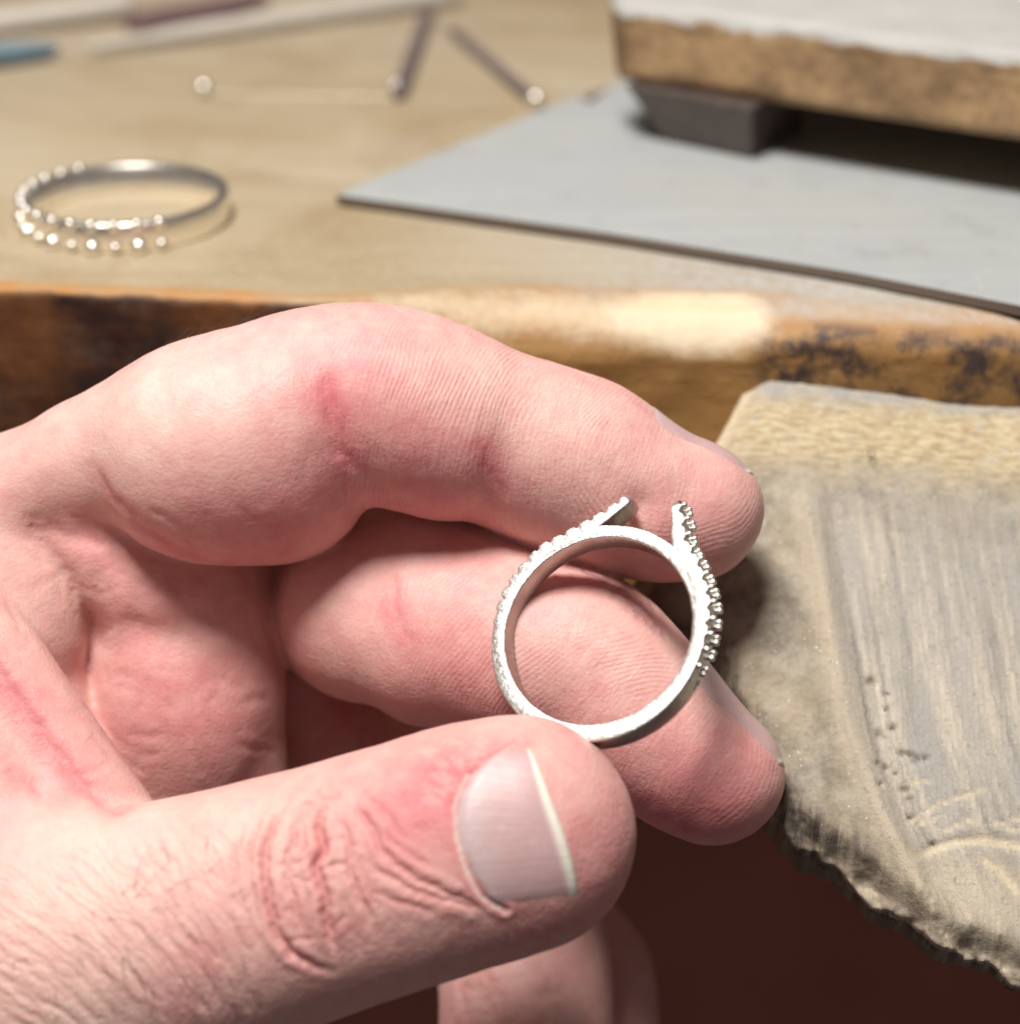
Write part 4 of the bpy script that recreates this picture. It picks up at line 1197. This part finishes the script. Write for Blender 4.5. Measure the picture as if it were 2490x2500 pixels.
# ------------------------------------------------------------------ wooden block on a dark steel foot
def build_block():
    root = empty('wooden_block', (0.05, 0.21, 0.008))
    tag(root, 'thick brown wooden block with a white dusty top at the back right', 'wooden block')
    bpy.context.view_layer.update()
    inv = root.matrix_world.inverted()
    A = np.array([14.0, 228.4]) + np.array([-3.2, 2.0]); B = np.array([56.9, 201.6]); e = (B - A) / np.linalg.norm(B - A); nn = np.array([-e[1], e[0]])
    L, D, z0, z1 = 95.0, 60.0, 8.5, 18.1
    # grid box with rough edges
    bm = bmesh.new(); bmesh.ops.create_cube(bm, size=1)
    bmesh.ops.subdivide_edges(bm, edges=bm.edges, cuts=60, use_grid_fill=True)
    vsn = np.array([v.co[:] for v in bm.verts]) + 0.5
    loc = vsn * [L, D, z1 - z0]
    # round the front left corner and arrises
    hz = loc[:, 2] / (z1 - z0)
    nz = vnoise(loc, 4.0, 101, 4); n2 = vnoise(loc * [1, 1, 0.6], 1.6, 102, 3)
    front = (loc[:, 1] < 0.01); topf = (loc[:, 2] > z1 - z0 - 0.01); left = loc[:, 0] < 0.01
    rr_ = 1.4
    x, y, z = loc.T.copy()
    ex = np.minimum(x, 3) / 3; ey = np.minimum(y, 2.0) / 2.0; ez = np.minimum(z1 - z0 - z, 1.5) / 1.5; eb = np.minimum(z, 1.2) / 1.2
    y2 = y + 1.5 * (1 - ex) ** 2 * (y < 3) + (0.45 + 0.5 * nz) * (1 - ez) ** 2 * (y < 2) + 0.6 * (1 - eb) ** 2 * (y < 2) + 0.12 * n2 * (y < .5)
    x2 = x + 1.0 * (1 - ey) ** 2 * (x < 3) + 0.5 * (1 - ez) ** 2 * (x < 2) + 1.2 * (1 - hz) * (x < 2)
    z2 = z - (0.55 + 0.8 * nz + 0.5 * n2) * (1 - ey) ** 2 * (z > z1 - z0 - 2) + 0.12 * n2 * (z > 8)
    xy = A + np.outer(x2, e) + np.outer(y2, nn)
    for i, v in enumerate(bm.verts): v.co = (xy[i, 0] * MM, xy[i, 1] * MM, (z0 + z2[i]) * MM)
    me = bpy.data.meshes.new('block'); bm.to_mesh(me); bm.free()
    me.transform(inv)
    wh = sst(z1 - z0 - 1.5, z1 - z0 - 0.5, z + 0.45 * nz + 0.3 * n2)
    add_attr(me, 'white', wh)
    t = NT('block_wood')
    v = t.coord((1, 1, 1))
    g = t.noise(t.coord((40, 40, 160), (0, 0, 0.55)), 1.0, 5, 0.6); sp = t.noise(v, 130, 5, 0.65); fi = t.noise(v, 700, 4, 0.7)
    c = t.mix(t.ramp(sp, [(0.35, 0.0), (0.62, 1.0)]), (0.20, 0.12, 0.06), (0.42, 0.27, 0.135))
    c = t.mix(t.ramp(fi, [(0.52, 0.0), (0.72, 0.7)]), c, (0.12, 0.065, 0.035))
    c = t.mix(t.ramp(g, [(0.55, 0.0), (0.75, 0.5)]), c, (0.40, 0.27, 0.13))
    w = t.math('ADD', t.attr('white'), t.math('MULTIPLY', t.math('SUBTRACT', t.noise(v, 260, 5, 0.7), 0.5), 0.7))
    wc = t.mix(t.noise(v, 120, 4, 0.6), (0.33, 0.325, 0.31), (0.50, 0.49, 0.465))
    c = t.mix(t.ramp(w, [(0.42, 0.0), (0.6, 1.0)]), c, wc)
    t.P(Base_Color=c, Roughness=0.75, Normal=t.bump(t.math('ADD', sp, fi), 0.0003))
    link('block', me, t.m, root)
    # foot
    mF = simple('dark_steel', (0.115, 0.090, 0.080), 0.45, 0.4, 0.0002, 500, 0.35)
    a = on_z(1522, 204, 8.45)[:2]; b = on_z(1835, 262, 8.45)[:2]; a2 = on_z(1622, 342, 1.42)[:2]; b2 = on_z(1832, 386, 1.42)[:2]
    dv = np.array([nn[0], nn[1]]) * 16
    def foot(name, a, b, a2, b2, dv):
        bm = bmesh.new()
        tv = [bm.verts.new((p[0] * MM, p[1] * MM, zz * MM)) for p, zz in ((a, 8.45), (b, 8.45), (b + dv, 8.45), (a + dv, 8.45), (a2, 1.42), (b2, 1.42), (b2 + dv, 1.42), (a2 + dv, 1.42))]
        for q in ((0, 1, 2, 3), (7, 6, 5, 4), (0, 4, 5, 1), (1, 5, 6, 2), (2, 6, 7, 3), (3, 7, 4, 0)): bm.faces.new([tv[i] for i in q])
        bmesh.ops.recalc_face_normals(bm, faces=bm.faces)
        bmesh.ops.bevel(bm, geom=list(bm.edges), offset=0.35 * MM, segments=3, affect='EDGES', profile=0.5)
        me = bpy.data.meshes.new(name); bm.to_mesh(me); bm.free(); me.transform(inv)
        return link(name, me, mF, root, smooth=False)
    foot('foot', a, b, a2, b2, dv)
    sh = np.array(e) * 62
    foot('foot', a + sh + nn * 4, b + sh + nn * 4, a2 + sh + nn * 4, b2 + sh + nn * 4, dv)
build_block()

# ------------------------------------------------------------------ tools at the back of the bench
def rod(name, a, b, ra, rb, mat, label, cat, prof=None, group=None, z=None):
    """lying between two photo pixels on the bench; radii in mm"""
    A = on_z(*a, ra); B = on_z(*b, rb)
    A, B = Vector(A) * MM, Vector(B) * MM
    L = (B - A).length
    prof = prof or [(0.0, 0.0), (0.7, 0.0), (0.95, 0.012), (1.0, 0.03), (1.0, 0.97), (0.95, 0.988), (0.7, 1.0), (0.0, 1.0)]
    me = lathe_mesh(name, [(max(1e-6, k * (ra + (rb - ra) * t) * MM), t * L) for k, t in prof], 20)
    o = link(name, me, mat)
    place_rod(o, A, B)
    return tag(o, label, cat, group)
M_PALE = simple('pale_handle', (0.52, 0.485, 0.425), 0.45, 0.0, 0.0, 300, 0.12)
M_DARKROD = simple('dark_shank', (0.20, 0.155, 0.16), 0.45, 0.3, 0.0, 300, 0.2)
M_BLUE = simple('blue_grip', (0.13, 0.205, 0.26), 0.5, 0.0, 0.0, 300, 0.2)
M_MAROON = simple('maroon_strip', (0.13, 0.075, 0.075), 0.6, 0.0, 0.0, 200, 0.3)
M_WIRE = simple('bright_wire', (0.85, 0.82, 0.76), 0.33, 0.9)
rod('long_rod', (215, 116), (1120, -14), 1.35, 1.75, M_PALE, 'long pale rod lying slanted across the back of the bench', 'rod',
    prof=[(0.0, 0.0), (0.35, 0.0), (0.5, 0.02), (0.62, 0.12), (0.9, 0.22), (1.0, 0.3), (1.0, 0.985), (0.8, 1.0), (0.0, 1.0)])
rod('file_rod', (-180, 78), (318, 14), 1.9, 1.9, M_PALE, 'short thick pale handle at the far left corner', 'handle')
rod('tool_grip', (-160, 152), (142, 118), 1.9, 1.5, M_BLUE, 'blue rounded grip at the left edge behind the beaded ring', 'grip',
    prof=[(0.0, 0.0), (0.8, 0.0), (1.0, 0.08), (1.0, 0.55), (0.85, 0.8), (0.6, 0.95), (0.3, 1.0), (0.0, 1.0)])
rod('burr_shank', (1048, 18), (972, 228), 1.0, 1.0, M_DARKROD, 'short dark steel shank pointing at the viewer below the long rod', 'shank')
rod('burr_shank', (1100, 70), (1300, 238), 0.75, 0.85, M_DARKROD, 'thin dark steel shank with a bright ball end near the sheet', 'shank')
def ball_at(name, px_, r, parent=None, label=None, cat=None):
    c = on_z(px_[0], px_[1], r)
    me = lathe_mesh(name, [(max(1e-6, r * MM * math.sin(math.pi * k / 10)), -r * MM * math.cos(math.pi * k / 10)) for k in range(11)], 16)
    me.transform(Matrix.Translation(Vector(c) * MM))
    return link(name, me, M_WIRE, parent)
def parent_keep(ch, pa):
    bpy.context.view_layer.update()
    ch.parent = pa; ch.matrix_parent_inverse = pa.matrix_world.inverted()
sh2 = bpy.data.objects['burr_shank.001']; parent_keep(ball_at('ball_tip', (1308, 242), 1.15), sh2)
sh1 = bpy.data.objects['burr_shank']; parent_keep(ball_at('ball_tip', (968, 212), 1.1), sh1)
w = rod('head_pin', (500, 228), (955, 236), 0.035, 0.035, M_WIRE, 'thin bright wire with a ball head lying across the bench', 'wire')
parent_keep(ball_at('ball_head', (498, 214), 1.1), w)
# maroon strip behind the long rod
pts = [on_z(*p, 0.5)[:2] for p in [(300, 40), (640, -20), (660, 5), (560, 38), (360, 72), (310, 72)]]
mo = prism('maroon_strip', pts, 0.25, 1.0, M_MAROON, bev=0.1)
tag(mo, 'dark maroon strip lying behind the long pale rod', 'strip')
# bit of dark rod by the corner of the sheet
rod('dark_wire', (1422, 246), (1556, 196), 0.55, 0.55, M_DARKROD, 'short dark rod poking out from under the wooden block', 'rod')

# curl of swarf on the bench pin
def build_curl():
    uv = pin_uv(2125, 1112)
    c = PO + PU * uv[0] + PV * uv[1] + PN * 0.12
    V = []; Fq = []; n = 26
    for i in range(n):
        t_ = i / (n - 1); a = 0.6 + t_ * 7.5; r = 0.16 + 0.30 * t_
        q = np.array([r * math.cos(a), r * math.sin(a), 0.10 + 0.35 * t_ * (1 - 0.4 * t_)])
        for k in range(4):
            b_ = math.pi / 2 * k
            w_ = q + np.array([0.05 * math.cos(b_) * math.cos(a), 0.05 * math.cos(b_) * math.sin(a), 0.05 * math.sin(b_)])
            V.append((PU * w_[0] + PV * w_[1] + PN * w_[2]) * MM)
    for i in range(n - 1):
        for k in range(4):
            Fq.append((4 * i + k, 4 * i + (k + 1) % 4, 4 * i + 4 + (k + 1) % 4, 4 * i + 4 + k))
    o = link('metal_curl', mesh_from('metal_curl', np.array(V), Fq), simple('swarf', (0.06, 0.05, 0.045), 0.4, 0.5))
    o.location = Vector(c) * MM
    tag(o, 'tiny dark curl of metal swarf lying on the yellow top of the bench pin', 'metal curl')
build_curl()
